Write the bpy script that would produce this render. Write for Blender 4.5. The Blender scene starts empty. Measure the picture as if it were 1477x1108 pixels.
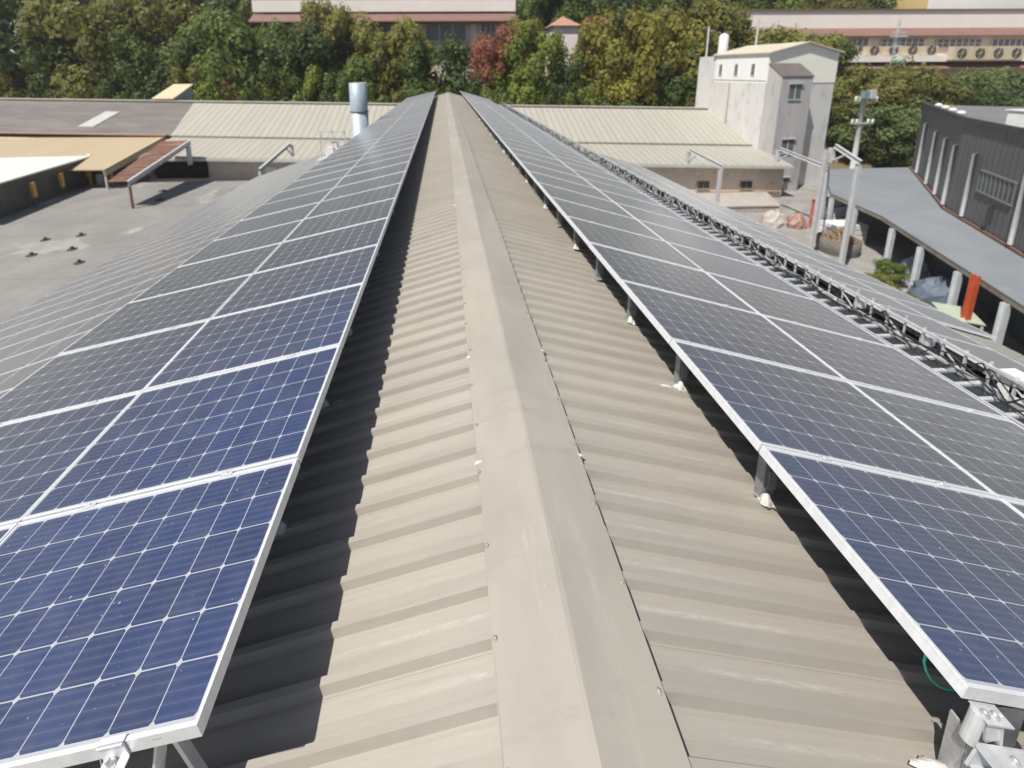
import bpy, math, random
from mathutils import Matrix, Vector
random.seed(7)
R = math.radians
sc = bpy.context.scene
col = sc.collection

# ------------------------------------------------------------------ camera
CX, CZ = -0.517, 2.4                       # eye: 2.4 m above the ridge, a little left of it
cam = bpy.data.cameras.new('camera')
cam.sensor_fit = 'HORIZONTAL'; cam.sensor_width = 36.0
cam.lens = 604.61 / 1477 * 36.0
cam.shift_x = (738.5 - 661.09) / 1477
cam.shift_y = -(554.0 - 217.64) / 1477
cam.clip_start = 0.05; cam.clip_end = 3000
cam.dof.use_dof = True; cam.dof.focus_distance = 1.75; cam.dof.aperture_fstop = 1.75
co = bpy.data.objects.new('camera', cam); col.objects.link(co)
pi_, ya, ro = 0.18805, 0.0337, -0.00779
fw = Vector((math.sin(ya)*math.cos(pi_), math.cos(ya)*math.cos(pi_), -math.sin(pi_)))
rt = Vector((math.cos(ya), -math.sin(ya), 0)); up = rt.cross(fw)
rt2 = math.cos(ro)*rt + math.sin(ro)*up; up2 = -math.sin(ro)*rt + math.cos(ro)*up
m = Matrix((rt2, up2, -fw)).transposed().to_4x4(); m.translation = (CX, 0, CZ)
co.matrix_world = m
sc.camera = co

# ------------------------------------------------------------------ sky and sun
SUND = Vector((0.49, 0.39, -1.0)).normalized()      # direction the sunlight travels
w = bpy.data.worlds.new('World'); sc.world = w; w.use_nodes = True
nt = w.node_tree; bg = nt.nodes['Background']
sky = nt.nodes.new('ShaderNodeTexSky'); sky.sky_type = 'NISHITA'; sky.sun_disc = False
sky.sun_elevation = math.asin(-SUND.z); sky.sun_rotation = math.atan2(-SUND.x, -SUND.y) % (2*math.pi)
sky.air_density = 1.0; sky.dust_density = 1.5
nt.links.new(sky.outputs[0], bg.inputs[0]); bg.inputs[1].default_value = 0.066
sl = bpy.data.lights.new('sun', 'SUN'); sl.energy = 5.0; sl.angle = R(0.5); sl.color = (1.0, 0.95, 0.87)
so = bpy.data.objects.new('sun', sl); col.objects.link(so)
so.rotation_euler = SUND.to_track_quat('-Z', 'Y').to_euler(); so.location = (-20, -10, 40)
sc.view_settings.view_transform = 'Standard'; sc.view_settings.look = 'None'
sc.view_settings.exposure = 0.20; sc.view_settings.gamma = 1.0

# ------------------------------------------------------------------ helpers
ORG = {}
def tag(o, label=None, cat=None, group=None, kind=None):
    if label: o['label'] = label
    if cat: o['category'] = cat
    if group: o['group'] = group
    if kind: o['kind'] = kind
    return o
def thing(name, label, cat, loc=(0, 0, 0), group=None):
    o = bpy.data.objects.new(name, None); col.objects.link(o); o.empty_display_size = .2
    o.location = loc; ORG[o] = Vector(loc)
    return tag(o, label, cat, group)
class MB:
    def __init__(s): s.v = []; s.f = []; s.m = []
    def add(s, vs, fs, mi=0):
        b = len(s.v); s.v += [tuple(v) for v in vs]
        s.f += [tuple(b+i for i in f) for f in fs]; s.m += [mi]*len(fs); return s
    def box(s, x0, x1, y0, y1, z0, z1, mi=0, M=None):
        vs = [Vector((x, y, z)) for z in (z0, z1) for y in (y0, y1) for x in (x0, x1)]
        if M: vs = [M @ v for v in vs]
        return s.add(vs, [(0,2,3,1),(4,5,7,6),(0,1,5,4),(2,6,7,3),(0,4,6,2),(1,3,7,5)], mi)
    def bar(s, a, b, w, h, mi=0, upv=(0, 0, 1)):
        a = Vector(a); b = Vector(b); d = (b-a).normalized(); u = Vector(upv)
        if abs(d.dot(u)) > .98: u = Vector((0, 1, 0))
        x = d.cross(u).normalized(); z = x.cross(d)
        vs = [p + x*i*w/2 + z*j*h/2 for p in (a, b) for i, j in ((-1,-1),(1,-1),(1,1),(-1,1))]
        return s.add(vs, [(0,1,2,3),(7,6,5,4),(0,4,5,1),(1,5,6,2),(2,6,7,3),(3,7,4,0)], mi)
    def hbeam(s, a, b, w, h, t=.02, mi=0):
        a = Vector(a); b = Vector(b); d = (b-a).normalized(); u = Vector((0, 0, 1))
        if abs(d.z) > .9: u = Vector((0, 1, 0))
        x = d.cross(u).normalized(); z = x.cross(d)
        s.bar(a+z*(h/2-t/2), b+z*(h/2-t/2), w, t, mi, u); s.bar(a-z*(h/2-t/2), b-z*(h/2-t/2), w, t, mi, u)
        return s.bar(a, b, t, h-2*t-.002, mi, u)
    def tube(s, pts, r, n=8, mi=0, cap=True):
        pts = [Vector(p) for p in pts]; rs = r if isinstance(r, (list, tuple)) else [r]*len(pts)
        b = len(s.v); ref = Vector((.13, .21, .97))
        for i, p in enumerate(pts):
            d = (pts[min(i+1, len(pts)-1)] - pts[max(i-1, 0)]).normalized()
            if abs(d.dot(ref)) > .95: rr = Vector((1, 0, 0))
            else: rr = ref
            x = d.cross(rr).normalized(); y = d.cross(x)
            for k in range(n):
                a = 2*math.pi*k/n; s.v.append(tuple(p + (x*math.cos(a)+y*math.sin(a))*rs[i]))
        for i in range(len(pts)-1):
            for k in range(n):
                s.f.append((b+i*n+k, b+i*n+(k+1)%n, b+(i+1)*n+(k+1)%n, b+(i+1)*n+k)); s.m.append(mi)
        if cap:
            s.f.append(tuple(b+k for k in range(n))); s.m.append(mi)
            s.f.append(tuple(b+(len(pts)-1)*n+k for k in range(n-1, -1, -1))); s.m.append(mi)
        return s
    def lathe(s, c, prof, n=20, mi=0):            # prof: (radius, z)
        b = len(s.v); c = Vector(c)
        for r, z in prof:
            for k in range(n):
                a = 2*math.pi*k/n; s.v.append((c.x+r*math.cos(a), c.y+r*math.sin(a), c.z+z))
        for i in range(len(prof)-1):
            for k in range(n):
                s.f.append((b+i*n+k, b+i*n+(k+1)%n, b+(i+1)*n+(k+1)%n, b+(i+1)*n+k)); s.m.append(mi)
        s.f.append(tuple(b+(len(prof)-1)*n+k for k in range(n))); s.m.append(mi)
        return s
    def poly(s, pts, t, mi=0):                    # slab: polygon with thickness t downwards
        n = len(pts); vs = [Vector(p) for p in pts] + [Vector(p)-Vector((0, 0, t)) for p in pts]
        fs = [tuple(range(n)), tuple(range(2*n-1, n-1, -1))] + [(i, n+i, n+(i+1)%n, (i+1)%n) for i in range(n)]
        return s.add(vs, fs, mi)
    def prism(s, plan, z0, z1, mi=0):             # plan counter-clockwise; z1 number or list
        n = len(plan); z1s = z1 if isinstance(z1, (list, tuple)) else [z1]*n
        vs = [(x, y, z0) for x, y in plan] + [(p[0], p[1], z) for p, z in zip(plan, z1s)]
        fs = [tuple(range(n-1, -1, -1)), tuple(range(n, 2*n))] + [(i, (i+1)%n, n+(i+1)%n, n+i) for i in range(n)]
        return s.add(vs, fs, mi)
    def build(s, name, mats, parent=None, smooth=False, local=False):
        o_ = Vector((0, 0, 0)) if (parent is None or local) else ORG[parent]
        me = bpy.data.meshes.new(name)
        me.from_pydata([(v[0]-o_.x, v[1]-o_.y, v[2]-o_.z) for v in s.v], [], s.f)
        mats = mats if isinstance(mats, (list, tuple)) else [mats]
        for mm in mats: me.materials.append(mm)
        me.polygons.foreach_set('material_index', s.m)
        if smooth: me.polygons.foreach_set('use_smooth', [True]*len(s.f))
        me.update()
        o = bpy.data.objects.new(name, me); col.objects.link(o)
        if parent: o.parent = parent; ORG[o] = ORG[parent]
        else: ORG[o] = Vector((0, 0, 0))
        return o

# ------------------------------------------------------------------ materials
MATS = {}
class NT:
    def __init__(s, name):
        s.mat = bpy.data.materials.new(name); s.mat.use_nodes = True; s.t = s.mat.node_tree
        s.b = s.t.nodes['Principled BSDF']
    def n(s, typ, **kw):
        nd = s.t.nodes.new(typ)
        for k, v in kw.items():
            if k.startswith('i_'):
                key = k[2:]; key = int(key) if key.isdigit() else key
                nd.inputs[key].default_value = v
            else: setattr(nd, k, v)
        return nd
    def l(s, a, b): s.t.links.new(a, b)
    def math(s, op, a, b=None, c=None):
        nd = s.n('ShaderNodeMath', operation=op)
        for i, q in enumerate((a, b, c)):
            if q is None: continue
            if isinstance(q, (int, float)): nd.inputs[i].default_value = q
            else: s.l(q, nd.inputs[i])
        return nd.outputs[0]
    def mix(s, fac, a, b):
        nd = s.n('ShaderNodeMix', data_type='RGBA')
        for q, i in ((fac, 0), (a, 6), (b, 7)):
            if isinstance(q, (int, float)): nd.inputs[i].default_value = q
            elif isinstance(q, tuple): nd.inputs[i].default_value = (*q, 1) if len(q) == 3 else q
            else: s.l(q, nd.inputs[i])
        return nd.outputs[2]
    def obj(s, scale=(1, 1, 1)):
        tc = s.n('ShaderNodeTexCoord'); mp = s.n('ShaderNodeMapping'); mp.inputs['Scale'].default_value = scale
        s.l(tc.outputs['Object'], mp.inputs['Vector']); return mp.outputs[0]
    def noise(s, vec, scale, detail=4, rough=.55):
        nd = s.n('ShaderNodeTexNoise'); nd.inputs['Scale'].default_value = scale
        nd.inputs['Detail'].default_value = detail; nd.inputs['Roughness'].default_value = rough
        s.l(vec, nd.inputs['Vector']); return nd.outputs['Fac']
    def ramp(s, fac, lo, hi):
        nd = s.n('ShaderNodeMapRange'); nd.inputs[1].default_value = lo; nd.inputs[2].default_value = hi
        nd.interpolation_type = 'SMOOTHSTEP'; s.l(fac, nd.inputs[0]); return nd.outputs[0]
    def fin(s, colr, rough=.6, metal=0, bump=None, bstr=.2, bdist=.01):
        if isinstance(colr, tuple): s.b.inputs['Base Color'].default_value = (*colr, 1)
        else: s.l(colr, s.b.inputs['Base Color'])
        if isinstance(rough, (int, float)): s.b.inputs['Roughness'].default_value = rough
        else: s.l(rough, s.b.inputs['Roughness'])
        s.b.inputs['Metallic'].default_value = metal
        if bump is not None:
            bp = s.n('ShaderNodeBump'); bp.inputs['Strength'].default_value = bstr; bp.inputs['Distance'].default_value = bdist
            s.l(bump, bp.inputs['Height']); s.l(bp.outputs[0], s.b.inputs['Normal'])
        return s.mat
def simple(name, c1, c2=None, scale=3, rough=.6, metal=0, stretch=(1, 1, 1), dirt=None, bstr=.15, fine=40):
    t = NT(name); v = t.obj(stretch)
    if c2 is None: c2 = tuple(x*.8 for x in c1)
    n1 = t.noise(v, scale, 6, .6); c = t.mix(t.ramp(n1, .3, .7), c1, c2)
    if dirt:
        n2 = t.noise(v, scale*3.7, 5, .7); c = t.mix(t.math('MULTIPLY', t.ramp(n2, .52, .72), .7), c, dirt)
    n3 = t.noise(t.obj(), fine, 2)
    return t.fin(c, rough, metal, n3, bstr)

def corr(name, c1, c2, pitch, axis, dirt=None, rough=.5, streak=None, amt=.35):   # ribbed sheet seen far away: ribs as bump
    t = NT(name); tc = t.n('ShaderNodeTexCoord'); sp = t.n('ShaderNodeSeparateXYZ'); t.l(tc.outputs['Object'], sp.inputs[0])
    a = sp.outputs[axis]; fr = t.math('FRACT', t.math('DIVIDE', a, pitch))
    tri = t.math('ABSOLUTE', t.math('SUBTRACT', fr, .5)); rib = t.ramp(tri, .30, .42)
    st = (1, .15, .15) if axis == 0 else (.15, 1, .15)
    c = t.mix(t.ramp(t.noise(t.obj(st), .8, 6, .65), .3, .7), c1, c2)
    if dirt: c = t.mix(t.math('MULTIPLY', t.ramp(t.noise(t.obj(st), 2.3, 6, .7), .5, .75), .8), c, dirt)
    if streak: c = t.mix(t.math('MULTIPLY', rib, amt), c, streak)
    return t.fin(c, rough, 0, rib, .8, .06)

# main roof: weathered beige painted steel
t = NT('weathered_roof_paint')
base = t.mix(t.ramp(t.noise(t.obj((.35, 1.6, 1)), 1.3, 7, .62), .28, .72), (.395, .368, .322), (.338, .316, .281))
base = t.mix(t.math('MULTIPLY', t.ramp(t.noise(t.obj((1, .5, 1)), .45, 4), .42, .7), .3), base, (.385, .345, .285))
tc = t.n('ShaderNodeTexCoord'); sp = t.n('ShaderNodeSeparateXYZ'); t.l(tc.outputs['Object'], sp.inputs[0])
fr = t.math('FRACT', t.math('DIVIDE', t.math('ADD', sp.outputs[1], 3.0), .195))
edge = t.math('MULTIPLY', t.ramp(fr, .66, .73), t.math('SUBTRACT', 1.0, t.ramp(fr, .75, .82)))
wear = t.math('MULTIPLY', edge, t.ramp(t.noise(t.obj((7, 40, 1)), 2.1, 8, .85), .42, .60))
base = t.mix(t.math('MULTIPLY', t.math('MULTIPLY', wear, t.ramp(t.noise(t.obj((1.1, 2.3, 1)), 1.0, 3), .40, .62)), .5), base, (.56, .535, .50))
scr = t.ramp(t.noise(t.obj((4.5, 60, 1)), 1.9, 8, .85), .60, .72)
base = t.mix(t.math('MULTIPLY', scr, .45), base, (.62, .60, .57))
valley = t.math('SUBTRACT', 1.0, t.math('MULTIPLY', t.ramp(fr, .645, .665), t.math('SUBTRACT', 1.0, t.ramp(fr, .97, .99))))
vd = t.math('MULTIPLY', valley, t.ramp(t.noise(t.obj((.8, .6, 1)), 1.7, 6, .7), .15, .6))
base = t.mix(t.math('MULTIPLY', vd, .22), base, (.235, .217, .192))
rustn = t.math('MULTIPLY', t.ramp(t.noise(t.obj((1.2, 5, 1)), 3.1, 6, .8), .68, .76), .6)
base = t.mix(rustn, base, (.20, .145, .10))
lap = t.math('MULTIPLY', t.math('GREATER_THAN', fr, .035), t.math('LESS_THAN', fr, .05))
lapr = t.math('LESS_THAN', t.math('FRACT', t.math('DIVIDE', t.math('ADD', sp.outputs[1], 3.0), .78)), .25)
base = t.mix(t.math('MULTIPLY', t.math('MULTIPLY', lap, lapr), .35), base, (.12, .10, .085))
vst = t.ramp(t.noise(t.obj((.7, 14, 1)), 2.0, 5, .7), .5, .75)
base = t.mix(t.math('MULTIPLY', vst, .35), base, (.28, .25, .215))
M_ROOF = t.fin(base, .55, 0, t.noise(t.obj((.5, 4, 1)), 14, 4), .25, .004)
t = NT('ridge_cap_paint')
base = t.mix(t.ramp(t.noise(t.obj((1, .5, 1)), 2.2, 6, .6), .3, .7), (.390, .360, .314), (.330, .308, .273))
base = t.mix(t.math('MULTIPLY', t.ramp(t.noise(t.obj((1, .25, 1)), .9, 5, .6), .5, .75), .55), base, (.43, .365, .275))
base = t.mix(t.math('MULTIPLY', t.ramp(t.noise(t.obj((9, 2.5, 1)), 3, 6, .8), .66, .74), .5), base, (.58, .56, .53))
base = t.mix(t.math('MULTIPLY', t.ramp(t.noise(t.obj((1, 1, 1)), 23, 3, .8), .68, .76), .5), base, (.24, .21, .17))
base = t.mix(t.math('MULTIPLY', t.ramp(t.noise(t.obj((.8, 3.5, 1)), 1.6, 7, .75), .52, .72), .45), base, (.27, .25, .222))
base = t.mix(t.math('MULTIPLY', t.ramp(t.noise(t.obj((3, .4, 1)), 2.1, 7, .8), .56, .70), .35), base, (.50, .475, .44))
M_CAP = t.fin(base, .5, 0, t.noise(t.obj((1, .6, 1)), 5, 3), .3, .006)
M_ALU = simple('anodised_aluminium', (.80, .82, .84), (.70, .72, .75), 9, .38, .25, (1, 4, 1), bstr=.05)
M_GALV = simple('galvanised_steel', (.55, .56, .57), (.40, .42, .44), 14, .45, .5, dirt=(.30, .29, .27))
M_GALVL = simple('bright_zinc_steel', (.72, .73, .74), (.58, .60, .62), 10, .4, .35)
M_DARKIN = simple('dark_steel', (.16, .17, .18), (.10, .11, .12), 8, .6)  # plain dark steel for poles, plates and bands
M_SEAL = simple('white_sealant', (.70, .69, .66), (.58, .56, .52), 25, .6, bstr=.5, fine=90)
M_SCREW = simple('weathered_screw', (.45, .40, .33), (.30, .26, .2), 60, .5, .3)

# solar glass with cells
def dusty(t):                        # thin film of dust on the glass: scatters most at grazing angles
    sh = t.n('ShaderNodeBsdfSheen'); sh.distribution = 'MICROFIBER'; sh.inputs['Color'].default_value = (1.0, .965, .92, 1); sh.inputs['Roughness'].default_value = .33
    ad = t.n('ShaderNodeAddShader'); t.l(t.b.outputs[0], ad.inputs[0]); t.l(sh.outputs[0], ad.inputs[1]); t.l(ad.outputs[0], t.t.nodes['Material Output'].inputs[0])
def cells_mat(name, blue):
    t = NT(name); tc = t.n('ShaderNodeTexCoord'); sp = t.n('ShaderNodeSeparateXYZ'); t.l(tc.outputs['Object'], sp.inputs[0])
    p = .1585; x = t.math('DIVIDE', t.math('SUBTRACT', sp.outputs[0], .0170), .1626); y = t.math('DIVIDE', t.math('SUBTRACT', sp.outputs[1], .0235), .1593)
    def d(q): return t.math('MULTIPLY', t.math('SUBTRACT', .5, t.math('ABSOLUTE', t.math('SUBTRACT', t.math('FRACT', q), .5))), p)
    dx, dy = d(x), d(y)
    line = t.math('MAXIMUM', t.math('LESS_THAN', dx, .0021), t.math('LESS_THAN', dy, .0021))
    dia = t.math('LESS_THAN', t.math('ADD', dx, dy), .0140)
    outx = t.math('MAXIMUM', t.math('LESS_THAN', x, 0.0), t.math('GREATER_THAN', x, 10.0))
    outy = t.math('MAXIMUM', t.math('LESS_THAN', y, 0.0), t.math('GREATER_THAN', y, 6.0))
    white = t.math('MAXIMUM', t.math('MAXIMUM', line, dia), t.math('MAXIMUM', outx, outy))
    bb = t.math('ABSOLUTE', t.math('SUBTRACT', t.math('FRACT', t.math('MULTIPLY', y, 5.0)), .5))
    bus = t.math('LESS_THAN', bb, .05)
    fl = t.n('ShaderNodeCombineXYZ'); t.l(t.math('FLOOR', x), fl.inputs[0]); t.l(t.math('FLOOR', y), fl.inputs[1])
    oi = t.n('ShaderNodeObjectInfo'); t.l(oi.outputs['Random'], fl.inputs[2])
    wn = t.n('ShaderNodeTexWhiteNoise'); t.l(fl.outputs[0], wn.inputs['Vector'])
    lw = t.n('ShaderNodeLayerWeight'); lw.inputs['Blend'].default_value = .5
    film = t.mix(t.ramp(lw.outputs['Facing'], .46, .72), blue, (.027, .027, .028))
    c = t.mix(t.math('MULTIPLY', wn.outputs['Value'], .3), film, (.006, .008, .016))
    c = t.mix(t.math('MULTIPLY', t.ramp(bb, .5, .1), .14), c, (.09, .11, .17))
    c = t.mix(t.math('MULTIPLY', bus, .16), c, (.20, .23, .32))
    c = t.mix(t.math('MULTIPLY', white, .8), c, (.52, .54, .56))
    dn = t.noise(t.obj((1, 1, 1)), 5, 6, .7); dust = t.math('ADD', t.math('MULTIPLY', t.ramp(dn, .35, .8), .07), t.math('MULTIPLY', oi.outputs['Random'], .035))
    c = t.mix(dust, c, (.46, .43, .39))
    sp2 = t.ramp(t.noise(t.obj((1, 1, 1)), 55, 2, .5), .735, .75)
    c = t.mix(t.math('MULTIPLY', sp2, .5), c, (.6, .6, .58))
    mat = t.fin(c, .42)
    t.b.inputs['IOR'].default_value = 1.45
    t.b.inputs['Coat Weight'].default_value = 1.0; t.b.inputs['Coat Roughness'].default_value = .30; t.b.inputs['Coat IOR'].default_value = 1.7
    dusty(t)
    return mat
M_CELL = cells_mat('solar_cells_under_glass', (.016, .033, .115))
t = NT('distant_solar_glass'); M_FARCELL = t.fin((.10, .105, .115), .3); dusty(t)

# ------------------------------------------------------------------ ordinals
ones = ['', 'first', 'second', 'third', 'fourth', 'fifth', 'sixth', 'seventh', 'eighth', 'ninth', 'tenth', 'eleventh', 'twelfth', 'thirteenth', 'fourteenth', 'fifteenth', 'sixteenth', 'seventeenth', 'eighteenth', 'nineteenth']
tens = {20: ('twentieth', 'twenty'), 30: ('thirtieth', 'thirty'), 40: ('fortieth', 'forty')}
def nth(n):
    if n < 20: return ones[n]
    a, b = tens[n//10*10]
    return a if n % 10 == 0 else b + '-' + ones[n % 10]

# ------------------------------------------------------------------ terrain
def terr(x, y):
    ys = [64, 80, 95, 150, 420]; zs = [-14, -7, -2, 14, 75]
    if y <= ys[0]: return -14.0
    for i in range(4):
        if y <= ys[i+1]: return zs[i] + (zs[i+1]-zs[i])*(y-ys[i])/(ys[i+1]-ys[i])
    return 75.0
t = NT('ground_dirt')
g = t.mix(t.ramp(t.noise(t.obj(), .09, 6, .65), .4, .6), (.10, .12, .045), (.17, .13, .08))
g = t.mix(t.ramp(t.noise(t.obj(), .35, 5, .65), .56, .66), g, (.33, .17, .08))
M_GROUND = t.fin(g, .9, 0, t.noise(t.obj(), 2, 5), .6, .1)
b = MB(); xs = [-900, -300, -150] + [-110+8*i for i in range(39)] + [240, 320, 500, 900]
ysg = [-300, -60, 0, 30, 50, 58, 62, 64] + [66+4*i for i in range(24)] + [180, 240, 320, 420, 900]
rr = random.Random(3)
vs = [(x, y, terr(x, y) + (rr.uniform(-.7, .7) if y > 64 else 0)) for y in ysg for x in xs]
nx = len(xs)
b.add(vs, [(j*nx+i, j*nx+i+1, (j+1)*nx+i+1, (j+1)*nx+i) for j in range(len(ysg)-1) for i in range(nx-1)])
tag(b.build('ground', M_GROUND, smooth=True), kind='structure')
M_YARD = simple('yard_concrete', (.33, .32, .30), (.24, .23, .22), .5, .85, dirt=(.16, .15, .14))
b = MB(); b.add([(6, -20, -13.98), (62, -20, -13.98), (62, 63, -13.98), (6, 63, -13.98)], [(0, 1, 2, 3)])
tag(b.build('yard', M_YARD), kind='structure')

# ------------------------------------------------------------------ main building with the corrugated roof
SL, SR_ = R(16.5), R(15.0); YB, YE = -3.0, 48.6; XL, XR = 4.55, 4.95
fac = thing('factory_building', 'long factory building under a beige corrugated roof, rows of solar panels on both slopes', 'building', (0, 20, -14))
def roof_sheet(sg, ang, X):
    b = MB(); P = .195; prof = [(0, -.042), (.128, -.042), (.143, 0), (.173, 0), (.195, -.042)]
    ca, sa = math.cos(ang), math.sin(ang); Ls = [.20, 1.0, 2.0, X/ca]; n = 0; ys = []
    y = YB
    while y < YE:
        for py, pz in prof[:-1]: ys.append((y+py, pz))
        y += P
    ys.append((y, -.042)); rj = random.Random(5 if sg > 0 else 9)
    for yy, pz in ys:
        for L in Ls:
            b.v.append((sg*(L*ca + pz*sa), yy, -L*sa + pz*ca + rj.uniform(-.0015, .0015)))
    k = len(Ls)
    for i in range(len(ys)-1):
        for j in range(k-1):
            f = (i*k+j, i*k+j+1, (i+1)*k+j+1, (i+1)*k+j)
            b.f.append(f if sg > 0 else f[::-1]); b.m.append(0)
    return b
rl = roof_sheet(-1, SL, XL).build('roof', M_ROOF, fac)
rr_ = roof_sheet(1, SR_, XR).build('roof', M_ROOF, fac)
# under-sheet insulation / eaves body
b = MB(); tl, tr = math.tan(SL), math.tan(SR_)
sec = [(-XL+.15, -(XL-.15)*tl-.09), (0, -.09), (XR-.15, -(XR-.15)*tr-.09), (XR-.15, -14), (-XL+.15, -14)]
vs = [(x, YB+.1, z) for x, z in sec] + [(x, YE-.15, z) for x, z in sec]
b.add(vs, [(4, 3, 2, 1, 0), (5, 6, 7, 8, 9)] + [(i, (i+1) % 5, 5+(i+1) % 5, 5+i) for i in range(5)])
b.build('wall', simple('factory_wall_render', (.40, .38, .35), (.30, .29, .27), .6, .85, dirt=(.2, .18, .16)), fac)
# ridge cap in 2.4 m lengths
b = MB(); y = YB; wl, wr = .335, .345; i = 0
while y < YE:
    y1 = min(y+2.46, YE+.05); o = .004 + (.0014 if i % 2 else 0)
    n = 7; q = random.Random(i)
    secp = [(-wl, -wl*tl - .006), (-wl+.004, -wl*tl+.004), (-.012, -.012*tl+.004), (0, .0022), (.012, -.012*tr+.004), (wr-.004, -wr*tr+.004), (wr, -wr*tr-.012)]
    rows = 7; bs = len(b.v)
    for r_ in range(rows):
        yy = y + (y1-y)*r_/(rows-1)
        for k, (x, z) in enumerate(secp):
            wob = q.uniform(-.002, .002) if 0 < k < 6 else q.uniform(-.004, .007)
            b.v.append((x + q.uniform(-.003, .003), yy, z + o + wob + .006))
    for r_ in range(rows-1):
        for k in range(n-1):
            b.f.append((bs+r_*n+k, bs+r_*n+k+1, bs+(r_+1)*n+k+1, bs+(r_+1)*n+k)); b.m.append(0)
    y += 2.4; i += 1
cap = b.build('ridge_cap', M_CAP, fac)
# screws with washers
q = random.Random(11)
for side in (-1, 1):
    for k in range(34):
        y = .64 + k*.39 + (0.0 if side < 0 else .195) + q.uniform(-.03, .03)
        x = side*(.318 + q.uniform(-.008, .012)); z = -abs(x)*(tl if side < 0 else tr) + .014
        b = MB(); b.lathe((x, y, z), [(.0125, 0), (.012, .003), (.0065, .004), (.0065, .009), (.003, .0105)], 10)
        b.build('screw', M_SCREW, cap)
def splat(b, x, y, z, rx, ry, seed, hgt=.012, tilt=0.0):
    q = random.Random(seed); n = 14; c = len(b.v)
    b.v.append((x, y, z+hgt))
    rs = [q.uniform(.65, 1.2) for _ in range(n)]
    for ring, (k, h) in enumerate(((.6, .8), (1.0, 0))):
        for i in range(n):
            a = 2*math.pi*i/n; dx = rx*k*rs[i]*math.cos(a)
            b.v.append((x+dx, y+ry*k*rs[i]*math.sin(a), z + hgt*h*q.uniform(.6, 1.2) + dx*tilt))
    for i in range(n):
        j = (i+1) % n
        b.f.append((c, c+1+i, c+1+j)); b.m.append(0)
        b.f.append((c+1+i, c+1+n+i, c+1+n+j, c+1+j)); b.m.append(0)
# sealant smears along the cap edges
for i, (x, y, rx, ry) in enumerate([(-.325, 2.28, .030, .014), (-.33, 3.3, .022, .012), (.345, 2.3, .022, .012), (.34, 3.35, .022, .012), (-.34, 7.6, .03, .03)]):
    b = MB(); splat(b, x, y, -abs(x)*(tl if x < 0 else tr)+.011, rx, ry, 40+i, .006, tl if x < 0 else -tr)
    b.build('sealant_smear', M_SEAL, fac, smooth=True)
# near-black strip beyond the right eaves, standing in for shade below the tray
b = MB(); zg = -XR*tr; M_EAVESHADE = simple('painted_eave_shade', (.022, .026, .032), (.035, .04, .046), 3, .7)
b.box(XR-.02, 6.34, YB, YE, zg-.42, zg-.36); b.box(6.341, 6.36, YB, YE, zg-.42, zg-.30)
b.build('eave_strip', M_EAVESHADE, fac)

# ------------------------------------------------------------------ solar panels
PIT, PW, PLEN, TH = 1.012, 1.003, 1.660, .056
def panel_meshes():
    b = MB(); lip = .013
    b.box(0, lip, 0, PW, -TH, 0); b.box(PLEN-lip, PLEN, 0, PW, -TH, 0)
    b.box(lip, PLEN-lip, 0, lip, -TH, 0); b.box(lip, PLEN-lip, PW-lip, PW, -TH, 0)
    # groove line on the outer side of the frame
    b.box(-.0012, 0, .004, PW-.004, -.012, -.004)
    fr = b.build('frame', M_ALU, None)
    g = MB(); g.box(lip, PLEN-lip, lip, PW-lip, -.010, -.0035)
    gl = g.build('cell_sheet', M_CELL, None)
    j = MB(); j.box(.12, .24, PW/2-.06, PW/2+.06, -.034, -.0105)
    return fr, gl
PF, PG = panel_meshes()
first = [True]
def place_panel(M, label, group):
    root = thing('solar_panel', label, 'solar panel', M.translation, group)
    root.rotation_euler = M.to_euler()
    for src in (PF, PG):
        if first[0]: c = src
        else: c = src.copy(); col.objects.link(c)
        c.parent = root
    first[0] = False
    return root
def frameM(x, y, z, ang, sg):
    ca, sa = math.cos(ang), math.sin(ang)
    X = Vector((sg*ca, 0, -sa)); Z = Vector((sg*sa, 0, ca)); Y = Z.cross(X)
    m = Matrix((X, Y, Z)).transposed().to_4x4(); m.translation = (x, y if sg > 0 else y+PW, z); return m
AL, AR = R(12.83), R(16.03)
LX, LZ, RX, RZ, Y0 = -1.387, .2227, 1.360, .1887, 1.0675
NROW, NIND, CW = 46, 36, 1.67
far = MB()
clampsrc = None
for sg, x0, z0, ang, sn in ((-1, LX, LZ, AL, 'left'), (1, RX, RZ, AR, 'right')):
    ca, sa = math.cos(ang), math.sin(ang)
    for c in range(2):
        cn = 'upper column by the ridge' if c == 0 else 'lower column'
        for k in range(NROW):
            x = x0 + sg*c*CW*ca; z = z0 - c*CW*sa; y = Y0 + k*PIT
            q = random.Random(k*7+c+sg*100)
            Mx = frameM(x, y, z + q.uniform(-.003, .003), ang + q.uniform(-.002, .002), sg)
            if k < NIND:
                r_ = place_panel(Mx, f'blue solar panel, {nth(k+1)} from near end, {cn}, {sn} slope', 'solar panels on the ridged roof')
                if k < 7:                       # mid clamps bridging the row joint, end clamp on the first row
                    for xc in (.42, 1.24):
                        b = MB(); ye = PW if sg > 0 else 0.0; dy = .0045 if sg > 0 else -.0045
                        b.box(xc-.035, xc+.035, ye+dy-.017, ye+dy+.017, .0008, .0045)
                        b.lathe((xc, ye+dy, .0045), [(.007, 0), (.007, .006), (.004, .007)], 6)
                        b.build('mid_clamp', M_GALVL, r_, local=True)
            else:
                far.box(0, PLEN, 0, PW, -TH, -.002, 1, Mx); far.box(.012, PLEN-.012, .012, PW-.012, -.003, 0, 0, Mx)
fo = far.build('solar_panel', [M_FARCELL, M_ALU]); tag(fo, 'farthest rows of tiny solar panels at the end of both roof slopes', 'solar panels', 'solar panels on the ridged roof', 'stuff')

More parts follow.
